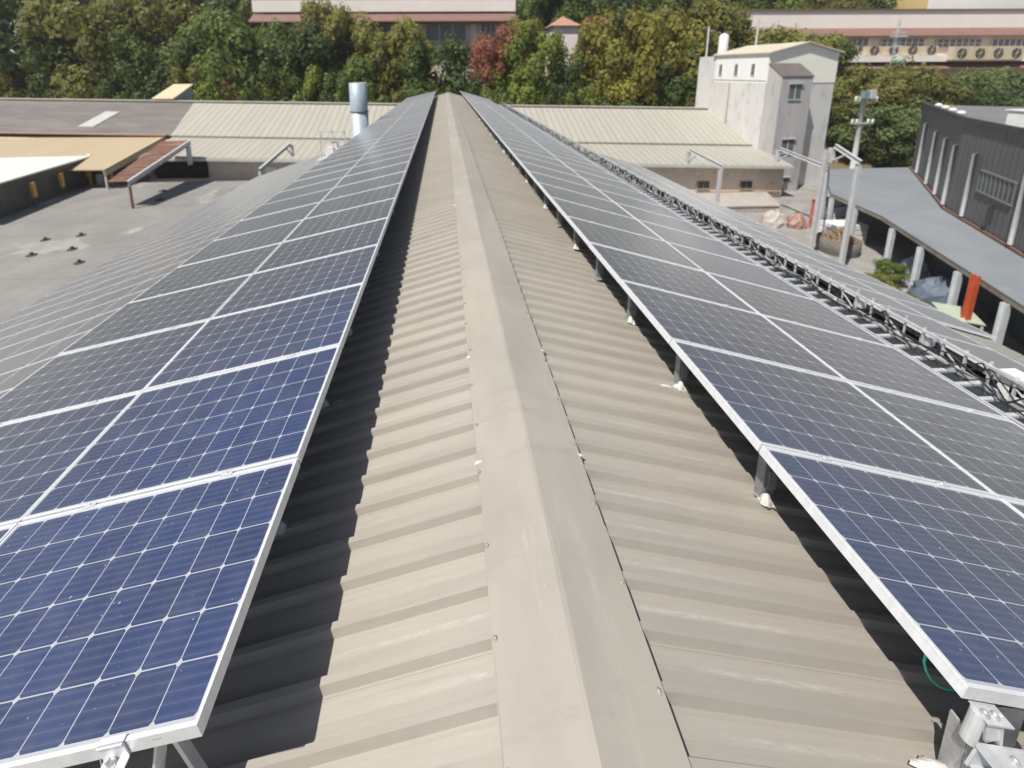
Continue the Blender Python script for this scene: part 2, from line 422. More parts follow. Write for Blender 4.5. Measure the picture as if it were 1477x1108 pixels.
M_LEG = simple('shaded_zinc_steel', (.30, .31, .32), (.22, .23, .24), 14, .55, .3, dirt=(.2, .19, .18))  # zinc steel darkened to stand for the shade under the panels
# rails and support legs under the arrays
for sg, x0, z0, ang, sn, rt_ in ((-1, LX, LZ, AL, 'left', tl), (1, RX, RZ, AR, 'right', tr)):
    ca, sa = math.cos(ang), math.sin(ang)
    for c in range(2):
        for f_, fn in ((.20, 'upper'), (.80, 'lower')):
            s_ = c*CW + PLEN*f_
            x = x0+sg*s_*ca; z = z0-s_*sa-TH-.03
            b = MB(); yn = Y0 - (.07 if sg > 0 else .0)
            b.box(-.021, .021, yn, Y0+NROW*PIT, -.026, -.020, 0, Matrix.Translation((x, 0, z))); b.box(-.021, -.017, yn, Y0+NROW*PIT, -.0195, .027, 0, Matrix.Translation((x, 0, z)))
            b.box(.017, .021, yn, Y0+NROW*PIT, -.0195, .027, 0, Matrix.Translation((x, 0, z)))
            cn = 'upper' if c == 0 else 'lower'
            tag(b.build('mounting_rail', M_GALV), f'long steel rail under the {cn} panel column, {sn} slope, {fn} one', 'mounting rail', 'steel rails under the panels')
            if f_ > .5 and c == 1: continue
            for k in range(1 if f_ < .5 and c == 0 else 0, 40 if (c == 0 and f_ < .5 and sg > 0) else 8):
                y = Y0 + k*PIT + .16
                lx = x - sg*(.085 if (c == 0 and f_ < .5) else 0)
                zr = -abs(lx)*rt_
                lab = f'steel support leg, {nth(k+1)} from near end, {sn} slope, {cn} column, {fn} rail'
                r_ = thing('support_leg', lab, 'support leg', (lx, y, zr), 'support legs under the panels')
                b = MB(); b.bar((lx, y, zr+.012), (lx, y, z-.02), .075, .007, 0, (0, 1, 0)); b.bar((lx-.034, y+.034, zr+.012), (lx-.034, y+.034, z-.02), .007, .06, 0, (0, 1, 0)); b.bar((lx+.01, y-.012, zr+.10), (lx+.01, y-.012, zr+.24), .05, .012, 0, (0, 1, 0))
                b.bar((lx-.03*sg, y, z-.035), (x+.02*sg, y, z-.035), .05, .006)
                b.build('post', M_LEG, r_)
                b = MB(); b.box(lx-.05, lx+.05, y-.045, y+.045, zr+.002, zr+.010); b.lathe((lx-.032, y-.025, zr+.010), [(.009, 0), (.009, .012), (.005, .014)], 6)
                b.build('foot_plate', M_GALV, r_)
                if c == 0 and f_ < .5 and (k < 3 or k % 2):
                    b = MB(); q = random.Random(k+300)
                    splat(b, lx-sg*.01, y-.02, zr+.006, .048+q.uniform(0, .02), .045, k+500, .04, -sg*rt_); splat(b, lx-sg*.03, y-.03, zr+.02, .035, .03, k+550, .07, 0)
                    if q.random() < .75: splat(b, lx-sg*.13, y+.02, zr+.004, .05, .013, k+700, .010, -sg*rt_)
                    b.build('sealant_collar', M_SEAL, r_, smooth=True)

# near bracket under the first right panel
bx, by = 1.56, 1.10; bz = -bx*tr
r_ = thing('mounting_bracket', 'galvanised bolted bracket holding the near corner of the right panel row', 'bracket', (bx, by, bz))
b = MB(); b.box(bx-.10, bx+.20, by-.10, by+.06, bz-.01, bz+.004); b.bar((bx-.04, by, bz+.004), (bx-.10, by-.03, -.06), .07, .008, 0, (0, 1, 0)); b.bar((bx-.075, by+.03, bz+.004), (bx-.135, by+.0, -.06), .008, .06, 0, (0, 1, 0))
b.build('foot_plate', M_GALV, r_)
b = MB(); b.bar((1.385, 1.030, -.075), (1.95, 1.030, -.235), .008, .105); b.bar((1.385, .998, -.026), (1.95, .998, -.186), .058, .008); b.bar((1.385, .998, -.124), (1.95, .998, -.284), .058, .008); b.bar((1.41, .972, -.040), (1.95, .972, -.193), .006, .022)
b.build('channel_arm', M_GALVL, r_)
b = MB(); b.tube([(1.388, 1.052, -.045), (1.408, 1.056, .085)], .021, 14); b.bar((1.398, 1.05, .092), (1.50, 1.05, .062), .06, .007); b.bar((1.452, 1.045, .075), (1.475, 1.045, -.04), .062, .009, 0, (0, 1, 0)); b.bar((1.478, 1.06, .065), (1.50, 1.06, -.06), .01, .05, 0, (0, 1, 0))
b.build('hinge_tube', M_GALVL, r_)
for px_, py_, pz_ in ((1.415, 1.045, .093), (1.455, 1.045, .081), (1.50, .998, -.052), (1.62, .998, -.085)):
    b = MB(); b.lathe((px_, py_, pz_), [(.014, 0), (.014, .003), (.009, .004), (.009, .012), (.005, .016)], 8); b.build('bolt', M_GALV, r_)
b = MB(); splat(b, 1.42, 1.13, -1.42*tr+.004, .09, .03, 901, .03, -tr); b.build('sealant_collar', M_SEAL, r_, smooth=True)
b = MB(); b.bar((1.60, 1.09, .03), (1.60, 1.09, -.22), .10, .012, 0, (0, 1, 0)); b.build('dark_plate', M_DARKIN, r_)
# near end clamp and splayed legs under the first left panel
ex = LX-.30*math.cos(AL); ez = LZ-.30*math.sin(AL); ey = Y0
r_ = thing('end_clamp', 'silver end clamp with a bolt on the near edge of the left panel row', 'clamp', (ex, ey, ez))
b = MB(); Mx = frameM(ex, ey, ez, AL, -1); iv = Matrix.Translation((ex, ey, ez)) @ Mx.to_3x3().to_4x4()
b.box(-.045, .045, -.014, .012, .0015, .006, 0, iv); b.box(-.045, .045, .0015, .007, -.060, .006, 0, iv); b.box(-.045, .045, .007, .045, -.064, -.058, 0, iv)
b.build('clamp_plate', M_ALU, r_)
b = MB(); b.tube([iv @ Vector((.005, .025, -.058)), iv @ Vector((.005, .025, -.018))], [.009, .009], 8); b.tube([iv @ Vector((.005, .025, -.058)), iv @ Vector((.005, .025, -.050))], .016, 6)
b.build('bolt', M_GALVL, r_)
lx = ex+.10; zr = lx*tl
r_ = thing('splayed_stand', 'pale steel stand with two splayed legs under the near left panel', 'stand', (lx, Y0+.12, zr))
for dx in (-.14, .10):
    b = MB(); b.bar((lx+.0, Y0+.10, ez-.08), (lx+dx, Y0+.14, -(abs(lx+dx))*tl+.01), .05, .012); b.build('leg', M_GALVL, r_)
b = MB(); b.box(lx-.20, lx+.16, Y0+.10, Y0+.18, zr-.005, zr+.006, 0); b.build('foot_plate', M_GALV, r_)
# green wire loop
b = MB(); pts = [(1.47, 1.27, .12), (1.44, 1.245, .05), (1.436, 1.24, -.016), (1.456, 1.24, -.067), (1.487, 1.24, -.116), (1.525, 1.24, -.154), (1.564, 1.24, -.176), (1.603, 1.24, -.182), (1.66, 1.25, -.14), (1.70, 1.27, .0), (1.70, 1.28, .06)]
b.tube(pts, .0045, 8); tag(b.build('cable_loop', simple('green_cable_sheath', (.03, .75, .50), (.03, .66, .44), 8, .4), smooth=True), 'bright green cable loop hanging under the near right panel edge', 'cable')
# small printed label on the near left frame
b = MB(); iv = frameM(LX, Y0, LZ, AL, -1)
b.box(.135, .165, PW+.0003, PW+.0008, -.026, -.018, 0, iv)
tag(b.build('frame_sticker', simple('faded_print', (.36, .40, .46), (.55, .58, .62), 160, .5)), 'small faded grey printed sticker on the near left panel frame', 'sticker')

# ------------------------------------------------------------------ cable tray along the lower edge of the right array
tx0, tx1, tz = 4.66, 4.96, -.80
r_ = thing('cable_tray', 'galvanised ladder cable tray along the lower edge of the right panel rows', 'cable tray', (tx0, 20, tz))
for x in (tx0, tx1):
    b = MB(); b.box(x-.012, x+.012, 1.0, 40, tz-.03, tz+.03); b.build('side_rail', M_GALVL, r_)
for k in range(95):
    b = MB(); y = 2.2+k*.2; b.box(tx0+.0125, tx1-.0125, y-.02, y+.02, tz-.012, tz+.012); b.build('rung', M_GALVL, r_)
b = MB()
for k in range(90):
    y = 21.2+k*.2; b.box(tx0+.0125, tx1-.0125, y-.02, y+.02, tz-.012, tz+.012)
tag(b.build('rung', M_GALVL, r_), kind='stuff')
b = MB(); lx_ = tx1+.05
b.bar((lx_, 1.2, tz+.20), (lx_, 40, tz+.20), .03, .03); b.bar((lx_, 1.2, tz-.06), (lx_, 40, tz-.06), .03, .03)
b.build('chord', M_GALVL, r_)
b = MB(); q = random.Random(17)
for k in range(192):
    y = 1.4+k*.2; w_ = q.uniform(.018, .034)
    b.bar((lx_+.017, y, tz-.3), (lx_+.017, y, tz+.22+q.uniform(0, .05)), w_, .012)
    if k % 3 == 0: b.bar((lx_+.028, y, tz-.05), (lx_+.028, y+.34, tz+.21), .016, .010)
    if k % 5 == 1: b.bar((lx_+.04, y, tz+.16), (lx_+.38, y+.05, tz-.02), .03, .02)
    if k % 4 == 2: b.box(lx_+.04, lx_+.11, y-.05, y+.05, tz+.02, tz+.12)
tag(b.build('lacing', [M_GALVL], r_), kind='stuff')
M_CABLE = simple('black_cable_sheath', (.018, .020, .019), (.035, .04, .036), 6, .5)
for i in range(4):
    b = MB(); q = random.Random(i+60); pts = []; y = 1.5; off = q.uniform(.0, .25)
    while y < 40:
        pts.append((tx0+.04+off+q.uniform(-.05, .16), y, tz+.02+q.uniform(0, .06)+(.16 if q.random() < .25 else 0))); y += q.uniform(.12, .35)
    b.tube(pts, .007+.003*(i % 2), 6)
    tag(b.build('cable', M_CABLE, smooth=True), 'black cable lying tangled with others along the cable tray', 'cable', 'cables in the tray')
M_WHITE = simple('white_enamel', (.80, .80, .78), (.70, .70, .68), 3, .45)
for y, lab in ((3.42, 'white junction box at the near end of the cable tray'),):
    r_ = thing('junction_box', lab, 'junction box', (tx1+.12, y, tz))
    b = MB(); b.box(tx1+.09, tx1+.24, y-.12, y+.12, tz-.1, tz+.20); b.build('box_body', M_WHITE, r_)
    b = MB(); b.box(tx1+.085, tx1+.245, y-.125, y+.125, tz+.201, tz+.212); b.build('lid', M_WHITE, r_)
    b = MB(); b.tube([(tx1+.15, y-.16, tz-.02), (tx1+.15, y-.121, tz-.02)], .02, 8); b.build('cable_gland', M_CABLE, r_)

# ------------------------------------------------------------------ lower roof with panels at left
D0, H0, A2 = 9.8, 6.65, R(18.5); c2, s2 = math.cos(A2), math.sin(A2)
lb = thing('lower_building', 'lower building at left under rows of greyish solar panels', 'building', (-12, 20, -14))
def LP(s, dz=0): return (CX-(D0+s*c2), CZ-(H0+s*s2)+dz)
M_WALLG = simple('grey_render', (.36, .34, .32), (.27, .26, .25), .7, .85, dirt=(.18, .17, .16))
xa, za = LP(-3.0, -.22); xb, zb = LP(6.9, -.22)
b = MB(); vs = [(x, y, z) for y in (1, 35.4) for x, z in ((xa, za), (xb, zb), (xb, -10.1), (xa, -10.1))]
b.add(vs, [(3, 2, 1, 0), (4, 5, 6, 7), (0, 1, 5, 4), (1, 2, 6, 5), (2, 3, 7, 6), (3, 0, 4, 7)]); b.build('wall', M_WALLG, lb)
xa, za = LP(-3.2, -.12); xb, zb = LP(7.1, -.12)
b = MB(); b.add([(xa, .8, za), (xb, .8, zb), (xb, 35.6, zb), (xa, 35.6, za), (xa, .8, za-.07), (xb, .8, zb-.07), (xb, 35.6, zb-.07), (xa, 35.6, za-.07)], [(3, 2, 1, 0), (4, 5, 6, 7), (0, 1, 5, 4), (1, 2, 6, 5), (2, 3, 7, 6), (3, 0, 4, 7)])
b.build('roof', corr('lower_left_roof_sheet', (.42, .39, .33), (.35, .33, .29), .2, 1), lb)
coln = ['innermost column', 'second column', 'middle column', 'fourth column', 'outermost column']
nleft = 0
for c in range(-1, 4):
    s = c*CW; x, z = LP(s)
    for n in range(-6, 24):
        y = 10.98+n*PIT; D = D0+s*c2
        if y < D*605/640-1.9: continue
        place_panel(frameM(x, y, z, A2, -1), f'greyish solar panel, lower left roof, {coln[c+1]}, {nth(24-n)} row from its far end', 'solar panels on the lower left roof'); nleft += 1

# ------------------------------------------------------------------ lower roof with panels at right
E0, G0, A3 = 9.0, 4.9, R(17.4); c3, s3 = math.cos(A3), math.sin(A3)
rb = thing('lower_building', 'lower building at right under two columns of solar panels seen edge on', 'building', (9, 15, -14))
def RP(s, dz=0): return (CX+E0+s*c3, CZ-(G0+s*s3)+dz)
xa, za = RP(.25, -.3); xb, zb = RP(3.1, -.3)
b = MB(); vs = [(x, y, z) for y in (3.5, 25.3) for x, z in ((xa, za), (xb, zb), (xb, -14), (xa, -14))]
b.add(vs, [(0, 1, 2, 3), (7, 6, 5, 4), (4, 5, 1, 0), (5, 6, 2, 1), (6, 7, 3, 2), (7, 4, 0, 3)]); b.build('wall', M_WALLG, rb)
xa, za = RP(.05, -.1); xb, zb = RP(3.3, -.1)
b = MB(); b.add([(xa, 3.2, za), (xb, 3.2, zb), (xb, 25.6, zb), (xa, 25.6, za), (xa, 3.2, za-.07), (xb, 3.2, zb-.07), (xb, 25.6, zb-.07), (xa, 25.6, za-.07)], [(0, 1, 2, 3), (7, 6, 5, 4), (4, 5, 1, 0), (5, 6, 2, 1), (6, 7, 3, 2), (7, 4, 0, 3)])
b.build('roof', corr('lower_right_roof_sheet', (.42, .40, .36), (.34, .33, .31), .2, 1), rb)
for c in range(2):
    x, z = RP(c*CW)
    for n in range(19):
        y = 5.9+n*PIT
        if c == 1 and n < 2: continue
        place_panel(frameM(x, y, z, A3, 1), f'solar panel beyond the cable tray, {"nearer" if c == 0 else "farther"} column, {nth(19-n)} row from far end', 'solar panels on the lower right roof')

# ------------------------------------------------------------------ flat concrete deck, dark clad building
t = NT('stained_concrete')
g = t.mix(t.ramp(t.noise(t.obj(), .25, 6, .6), .3, .7), (.27, .26, .247), (.215, .207, .196))
g = t.mix(t.math('MULTIPLY', t.ramp(t.noise(t.obj((1, .5, 1)), .5, 6, .65), .55, .72), .7), g, (.20, .19, .175))
g = t.mix(t.math('MULTIPLY', t.ramp(t.noise(t.obj((1, .6, 1)), .33, 5, .6), .60, .7), .6), g, (.46, .44, .40))
sp = t.n('ShaderNodeSeparateXYZ'); tc = t.n('ShaderNodeTexCoord'); t.l(tc.outputs['Object'], sp.inputs[0])
jx = t.math('LESS_THAN', t.math('FRACT', t.math('DIVIDE', sp.outputs[0], 6.1)), .012); jy = t.math('LESS_THAN', t.math('FRACT', t.math('DIVIDE', sp.outputs[1], 7.3)), .010)
g = t.mix(t.math('MULTIPLY', t.math('MAXIMUM', jx, jy), .45), g, (.13, .12, .11))
g = t.mix(t.math('MULTIPLY', t.ramp(t.noise(t.obj((.4, 2.2, 1)), .6, 6, .7), .56, .74), .6), g, (.17, .155, .14))
g = t.mix(t.math('MULTIPLY', t.ramp(t.noise(t.obj(), 1.4, 6, .75), .62, .75), .5), g, (.40, .38, .345))
M_DECK = t.fin(g, .85, 0, t.noise(t.obj(), 6, 4), .3, .02)
dk = thing('flat_roof_building', 'low building with a stained flat concrete roof at left', 'building', (-25, 25, -14))
b = MB(); b.prism([(-70, 2), (-8, 2), (-8, 48.9), (-70, 48.9)], -14, -10.25); b.build('wall', M_WALLG, dk)
b = MB(); b.poly([(-70, 2, -10.1), (-8, 2, -10.1), (-8, 48.7, -10.1), (-70, 48.7, -10.1)], .15); dkr = b.build('roof_slab', M_DECK, dk)
b = MB(); splat(b, -29.7, 30.2, -10.1, 2.6, 1.5, 77, .012); b.build('repair_patch', simple('pale_screed', (.34, .332, .316), (.25, .243, .232), .9, .85), dk)
for i, (x, y) in enumerate([(-29.6, 28.6), (-27.6, 29.5), (-31.2, 31.4), (-29.2, 32.2), (-25.2, 27.2)]):
    b = MB(); b.lathe((x, y, -10.1), [(.32, 0), (.30, .05), (.12, .06), (.10, .22), (.08, .24)], 12)
    tag(b.build('pipe_stub', simple('rusted_iron', (.06, .045, .035), (.10, .06, .04), 5, .8)), ['dark rusty pipe stub in front of the pale patch on the flat roof, left one', 'dark rusty pipe stub in front of the pale patch on the flat roof, right one', 'dark rusty pipe stub behind the pale patch, left one', 'dark rusty pipe stub behind the pale patch, right one', 'dark rusty stub alone on the flat roof near the panels'][i], 'pipe stub', 'stubs on the flat roof')
for i, (x, y) in enumerate([(-29.2, 41.5), (-31.0, 44.8)]):
    b = MB(); b.lathe((x, y, -10.1), [(.45, 0), (.42, .04), (.2, .05), (.14, .16)], 12)
    tag(b.build('roof_drain', simple('black_drain', (.04, .035, .03), (.07, .06, .05), 5, .8)), ['dark round roof drain on the far part of the flat roof, nearer one', 'dark round roof drain by the canopy on the flat roof'][i], 'drain', 'drains on the flat roof')
dc = thing('clad_building', 'dark metal clad building with a white flat roof at far left', 'building', (-55, 44, -10.1))
M_DARKCLAD = corr('dark_cladding', (.085, .082, .078), (.12, .11, .10), .35, 1, rough=.5)
b = MB(); b.prism([(-39.4, 34), (-41.9, 49.4), (-63, 62), (-80, 62), (-80, 34)][::1], -10.1, [-7.15]*5); b.build('wall', M_DARKCLAD, dc)
b = MB(); b.poly([(-39.3, 33.8, -7.0), (-41.8, 49.5, -7.0), (-63, 62.1, -7.0), (-80.2, 62.1, -7.0), (-80.2, 33.8, -7.0)], .14); b.build('roof', corr('white_roof_sheet', (.80, .79, .77), (.72, .71, .69), .5, 0, rough=.45), dc)
b = MB(); b.bar((-41.85, 49.55, -6.95), (-63, 62.15, -6.95), .25, .12); b.build('parapet_capping', M_WHITE, dc)
M_YEL = simple('yellow_paint', (.72, .42, .07), (.60, .34, .06), 4, .55, dirt=(.30, .20, .08))
for i, (f_, lab) in enumerate(((.40, 'orange yellow guard post at the near end of the dark clad wall'), (.64, 'orange yellow guard post midway along the dark clad wall'), (.91, 'orange yellow guard post at the far end of the dark clad wall'))):
    x = -39.15-2.5*f_; y = 34+15.4*f_
    r_ = thing('guard_post', lab, 'post', (x+.2, y, -10.1), 'yellow guard posts')
    b = MB(); b.bar((x+.22, y, -9.2), (x+.22, y, -7.75), .28, .34); b.build('guard', M_YEL, r_)
    b = MB(); b.bar((x+.22, y, -10.1), (x+.22, y, -9.2), .08, .08); b.build('pole', M_DARKIN, r_)
r_ = thing('safety_barrier', 'yellow tubular guard frame at the corner beside the rusty canopy', 'barrier', (-40, 48, -10.1))
for x in (-41.0, -38.6):
    b = MB(); b.bar((x, 47.9, -10.1), (x, 47.9, -8.0), .22, .22); b.build('post', M_YEL, r_)
b = MB(); b.bar((-41.11, 47.9, -7.89), (-38.49, 47.9, -7.89), .2, .22); b.build('top_rail', M_YEL, r_)
b = MB(); b.lathe((-40.2, 48.2, -10.1), [(.35, 0), (.38, .8), (.3, 1.2), (.1, 1.3)], 12)
tag(b.build('water_drum', simple('pale_plastic', (.5, .52, .5), (.4, .42, .4), 4, .5)), 'pale plastic drum inside the yellow guard frame', 'drum')

# ------------------------------------------------------------------ long shed across the back
def shz(x, y):             # shed roof height: ridge at y=65, break at 56, eave at 50
    zr = -2.77-.0238*x; zs = -6.70-.0293*x; ze = -8.20-.0292*x
    if y >= 65: return zr-(y-65)*.42
    if y >= 56: return zs+(zr-zs)*(y-56)/9
    return ze+(zs-.25-ze)*(y-50)/6
shed = thing('long_shed', 'long low shed with a beige ribbed roof stretching across behind the panels', 'building', (0, 57, -14))
M_SHED = corr('beige_ribbed_roof', (.42, .40, .345), (.375, .36, .312), .9, 0, rough=.6, streak=(.32, .305, .26), amt=.4)
def sheet(name, x0, x1, y0, y1, mat, th=.12, nseg=6, sk0=0, sk1=0):
    b = MB(); vs = []
    for i in range(nseg+1):
        for y, s_ in ((y0, 0), (y1, 1)):
            a0 = x0 + (sk0 if s_ else 0); a1 = x1 + (sk1 if s_ else 0)
            x = a0+(a1-a0)*i/nseg; yq = y-1e-4 if (y == 56 and y1 == 56) else y
            vs += [(x, y, shz(x, yq)), (x, y, shz(x, yq)-th)]
    fs = []
    for i in range(nseg):
        a = i*4; fs += [(a, a+4, a+6, a+2), (a+1, a+3, a+7, a+5), (a, a+1, a+5, a+4), (a+2, a+6, a+7, a+3)]
    fs += [(0, 2, 3, 1), (nseg*4, nseg*4+1, nseg*4+3, nseg*4+2)]
    return b.add(vs, fs).build(name, mat, shed)
sheet('roof', -36.6, 45.0, 56, 65, M_SHED, sk0=-1.6)
sheet('lower_roof', -36.4, 43.0, 49.6, 56, M_SHED)
sheet('back_roof', -90, 45.0, 65.01, 72, M_SHED)
M_OLD = corr('old_grey_slates', (.20, .18, .165), (.145, .13, .125), .6, 1, dirt=(.26, .25, .235), rough=.8)
old = sheet('slate_roof', -90, -36.65, 56, 65, M_OLD, nseg=4, sk1=-1.6)
b = MB(); b.bar((-90, 65, shz(-90, 65)+.1), (45, 65, shz(45, 65)+.1), .9, .16); b.build('ridge_capping', simple('pale_ridge_tile', (.5, .47, .42), (.4, .37, .33), 1, .7), shed)
b = MB(); b.bar((-90, 55.9, shz(-90, 56)+.02), (-37, 55.9, shz(-37, 56)+.02), .5, .16); b.build('eave_board', simple('pink_board', (.42, .27, .19), (.35, .24, .18), 1, .7), shed)
b = MB(); b.bar((-36.4, 55.95, shz(-36.4, 56)-.17), (43.0, 55.95, shz(43, 56)-.17), .12, .2); b.build('step_flashing', simple('grey_flashing', (.24, .24, .22), (.2, .2, .19), 1, .6), shed)
b = MB(); b.bar((-36.4, 49.5, shz(-36.4, 50)-.32), (43.0, 49.5, shz(43, 50)-.32), .25, .3); b.build('eave_strip', simple('pale_gutter', (.50, .52, .50), (.42, .44, .42), 1, .5), shed)
xs_, zs_ = -47.6, None
b = MB(); vs = [(x, y, shz(x, y)+.12) for x, y in ((-49.6, 57.6), (-47.6, 57.6), (-46.8, 61.6), (-48.8, 61.6))]; b.poly(vs, .1); b.build('skylight', simple('skylight_sheet', (.55, .56, .52), (.48, .49, .46), 2, .35), shed)
M_SHWALL = simple('pinkish_render', (.72, .62, .53), (.64, .55, .47), .5, .85, dirt=(.30, .26, .22))
b = MB(); b.prism([(-36.2, 50.6), (42.8, 50.6), (42.8, 55.5), (-36.2, 55.5)], -14, [shz(-36.2, 50.6)-.2, shz(42.8, 50.6)-.2, shz(42.8, 55)-.3, shz(-36.2, 55)-.3]); shw = b.build('wall', M_SHWALL, shed)
b = MB(); b.prism([(-89, 55.6), (44, 55.6), (44, 71.5), (-89, 71.5)], -14, [shz(-89, 56)-.6, shz(44, 56)-.6, shz(44, 71.5)-.2, shz(-89, 71.5)-.2]); b.build('back_wall', M_SHWALL, shed)
M_DARKWIN = simple('dark_window_glass', (.035, .04, .045), (.06, .06, .06), 2, .15)
for x, z in ((32.4, -12.1), (38.0, -12.2), (26.5, -12.0)):
    b = MB(); b.box(x-.75, x+.75, 50.5, 50.58, z-.45, z+.45); wn = b.build('window', M_DARKWIN, shed)
    b = MB(); b.box(x-.85, x+.85, 50.44, 50.499, z-.55, z-.455); b.box(x-.85, x-.752, 50.44, 50.499, z-.45, z+.53); b.box(x-.03, x+.03, 50.45, 50.499, z-.45, z+.45); b.build('frame', simple('window_trim', (.4, .34, .25), (.3, .26, .2), 2, .7), wn)
# dark openings in the left wall and a white board
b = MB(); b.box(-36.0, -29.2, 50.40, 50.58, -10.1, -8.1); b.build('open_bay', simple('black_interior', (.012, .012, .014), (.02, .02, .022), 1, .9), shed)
b = MB(); b.box(-22.3, -20.9, 50.38, 50.59, -9.9, -8.9); b.build('notice_board', M_WHITE, shed)
b = MB(); b.box(26.5, 42.5, 50.35, 50.59, -13.35, -13.05); b.build('wall_ledge', simple('rusty_ledge', (.22, .13, .09), (.3, .2, .15), 1, .8), shed)
# hatch on the shed ridge
r_ = thing('roof_hatch', 'beige sloping roof vent standing on the shed ridge', 'roof vent', (-42, 66, -1.7))
b = MB(); b.poly([(-44.2, 64.6, -1.3), (-41.0, 64.6, -1.3), (-39.4, 67.4, .75), (-42.4, 67.4, .75)], .12); b.build('sheet_roof', simple('beige_sheet', (.58, .49, .31), (.52, .44, .29), 1, .6), r_)
b = MB(); b.prism([(-43.9, 64.9), (-41.1, 64.9), (-39.6, 67.2), (-42.3, 67.2)], -2.6, [-1.36, -1.36, .45, .45]); b.build('side_wall', simple('bluish_sheet', (.25, .29, .30), (.2, .23, .25), 1, .6), r_)

# concrete dock in front of the shed wall
b = MB(); b.prism([(29, 45), (38.0, 45), (40.5, 50.3), (29, 50.3)], -14, -13.2); b.poly([(28.9, 44.9, -13.08), (38.1, 44.9, -13.08), (40.6, 50.3, -13.08), (28.9, 50.3, -13.08)], .12)
tag(b.build('loading_dock', simple('dock_concrete', (.45, .41, .37), (.36, .33, .30), .5, .85, dirt=(.25, .22, .2))), 'low pale concrete loading dock in front of the shed wall', 'loading dock')

# ------------------------------------------------------------------ lean-to canopies: beige one, rusty one, bare frames
M_STEELP = simple('pale_painted_steel', (.55, .56, .58), (.46, .47, .49), 2, .5, dirt=(.36, .34, .31))
r_ = thing('beige_canopy', 'wide beige lean-to roof between the white roof and the rusty canopy', 'canopy', (-48, 50, -10.1))
b = MB(); b.add([(-62, 57.2, -5.35), (-37.6, 57.2, -5.55), (-37.6, 45.6, -7.8), (-62, 45.6, -7.6), (-62, 57.2, -5.47), (-37.6, 57.2, -5.67), (-37.6, 45.6, -7.92), (-62, 45.6, -7.72)], [(0, 3, 2, 1), (4, 5, 6, 7), (0, 1, 5, 4), (1, 2, 6, 5), (2, 3, 7, 6), (3, 0, 4, 7)])
b.build('roof', corr('sandy_roof_sheet', (.50, .41, .27), (.46, .375, .25), .45, 0), r_)
b = MB(); b.bar((-37.45, 57.2, -5.9), (-37.45, 45.55, -8.15), .25, .75, 0); b.build('fascia', simple('cream_fascia', (.50, .44, .29), (.45, .39, .26), 1, .6), r_)
for x in (-37.7, -42):
    b = MB(); b.bar((x, 46, -10.1), (x, 46, -7.95), .2, .2); b.build('post', M_STEELP, r_)
r_ = thing('rusty_canopy', 'canopy with a rusty brown roof sheet on a grey steel beam', 'canopy', (-33, 44, -10.1))
b = MB(); b.add([(-33.3, 49.2, -5.35), (-30.0, 49.0, -5.25), (-30.0, 38.9, -7.42), (-31.9, 38.9, -7.46), (-33.3, 49.2, -5.43), (-30.0, 49.0, -5.33), (-30.0, 38.9, -7.50), (-31.9, 38.9, -7.54)], [(0, 3, 2, 1), (4, 5, 6, 7), (0, 1, 5, 4), (1, 2, 6, 5), (2, 3, 7, 6), (3, 0, 4, 7)])
b.build('roof', corr('rusted_sheet', (.20, .085, .055), (.14, .07, .05), .8, 1, dirt=(.42, .33, .26)), r_)
b = MB(); b.hbeam((-29.89, 48.9, -5.42), (-29.89, 38.7, -7.62), .22, .5); b.build('beam', M_STEELP, r_)
b = MB(); b.bar((-29.95, 38.9, -10.1), (-29.95, 38.9, -7.9), .16, .16); b.build('post', simple('brown_post', (.16, .10, .07), (.12, .08, .06), 3, .7), r_)
b = MB(); b.bar((-29.89, 48.4, -8.0), (-29.89, 48.4, -5.85), .3, .5); b.build('wall_stub', M_STEELP, r_)
def rafter_frame(x, ya, za, yb, zb, lab, zbase, bw=.26, post=True):
    r_ = thing('steel_frame', lab, 'steel frame', (x, yb, zbase), 'bare lean-to steel frames')
    b = MB(); b.hbeam((x, ya, za), (x, yb-.12, zb-.02), bw*.85, .34); b.build('rafter', M_STEELP, r_)
    b = MB(); b.hbeam((x, ya+.2, za-1.5), (x, ya+.2, za-.22), .3, .4); b.bar((x, ya+.1, za-1.3), (x, ya-1.2, za-.45), .12, .12); b.build('wall_stub', M_STEELP, r_)
    if post: b = MB(); b.hbeam((x, yb, zbase), (x, yb, zb-.19), .27, .30); b.build('post', M_STEELP, r_)
    return r_
rafter_frame(-18.02, 47.67, -5.55, 39.34, -6.65, 'bare grey steel frame left of the silver duct', -10.1)
rafter_frame(26.98, 45.25, -6.5, 39.77, -7.1, 'bare grey steel frame leftmost on the right side, before the shed windows', -14)
rafter_frame(36.98, 44.8, -6.4, 38.65, -7.2, 'bare grey steel frame in front of the concrete stair tower', -14)
fr3 = rafter_frame(31.75, 33.0, -3.9, 30.8, -4.8, 'bare grey steel frame with two tall posts, rightmost, before the blue grey awning', -14)
b = MB(); b.hbeam((31.4, 33.35, -14), (31.4, 33.35, -4.3), .24, .26); b.build('post', M_STEELP, fr3)
b = MB(); b.hbeam((36.8, 38.5, -6.3), (31.6, 33.5, -5.1), .16, .22); tag(b.build('tie_beam', M_STEELP), 'pale steel tie beam between the two tallest bare frames', 'beam')

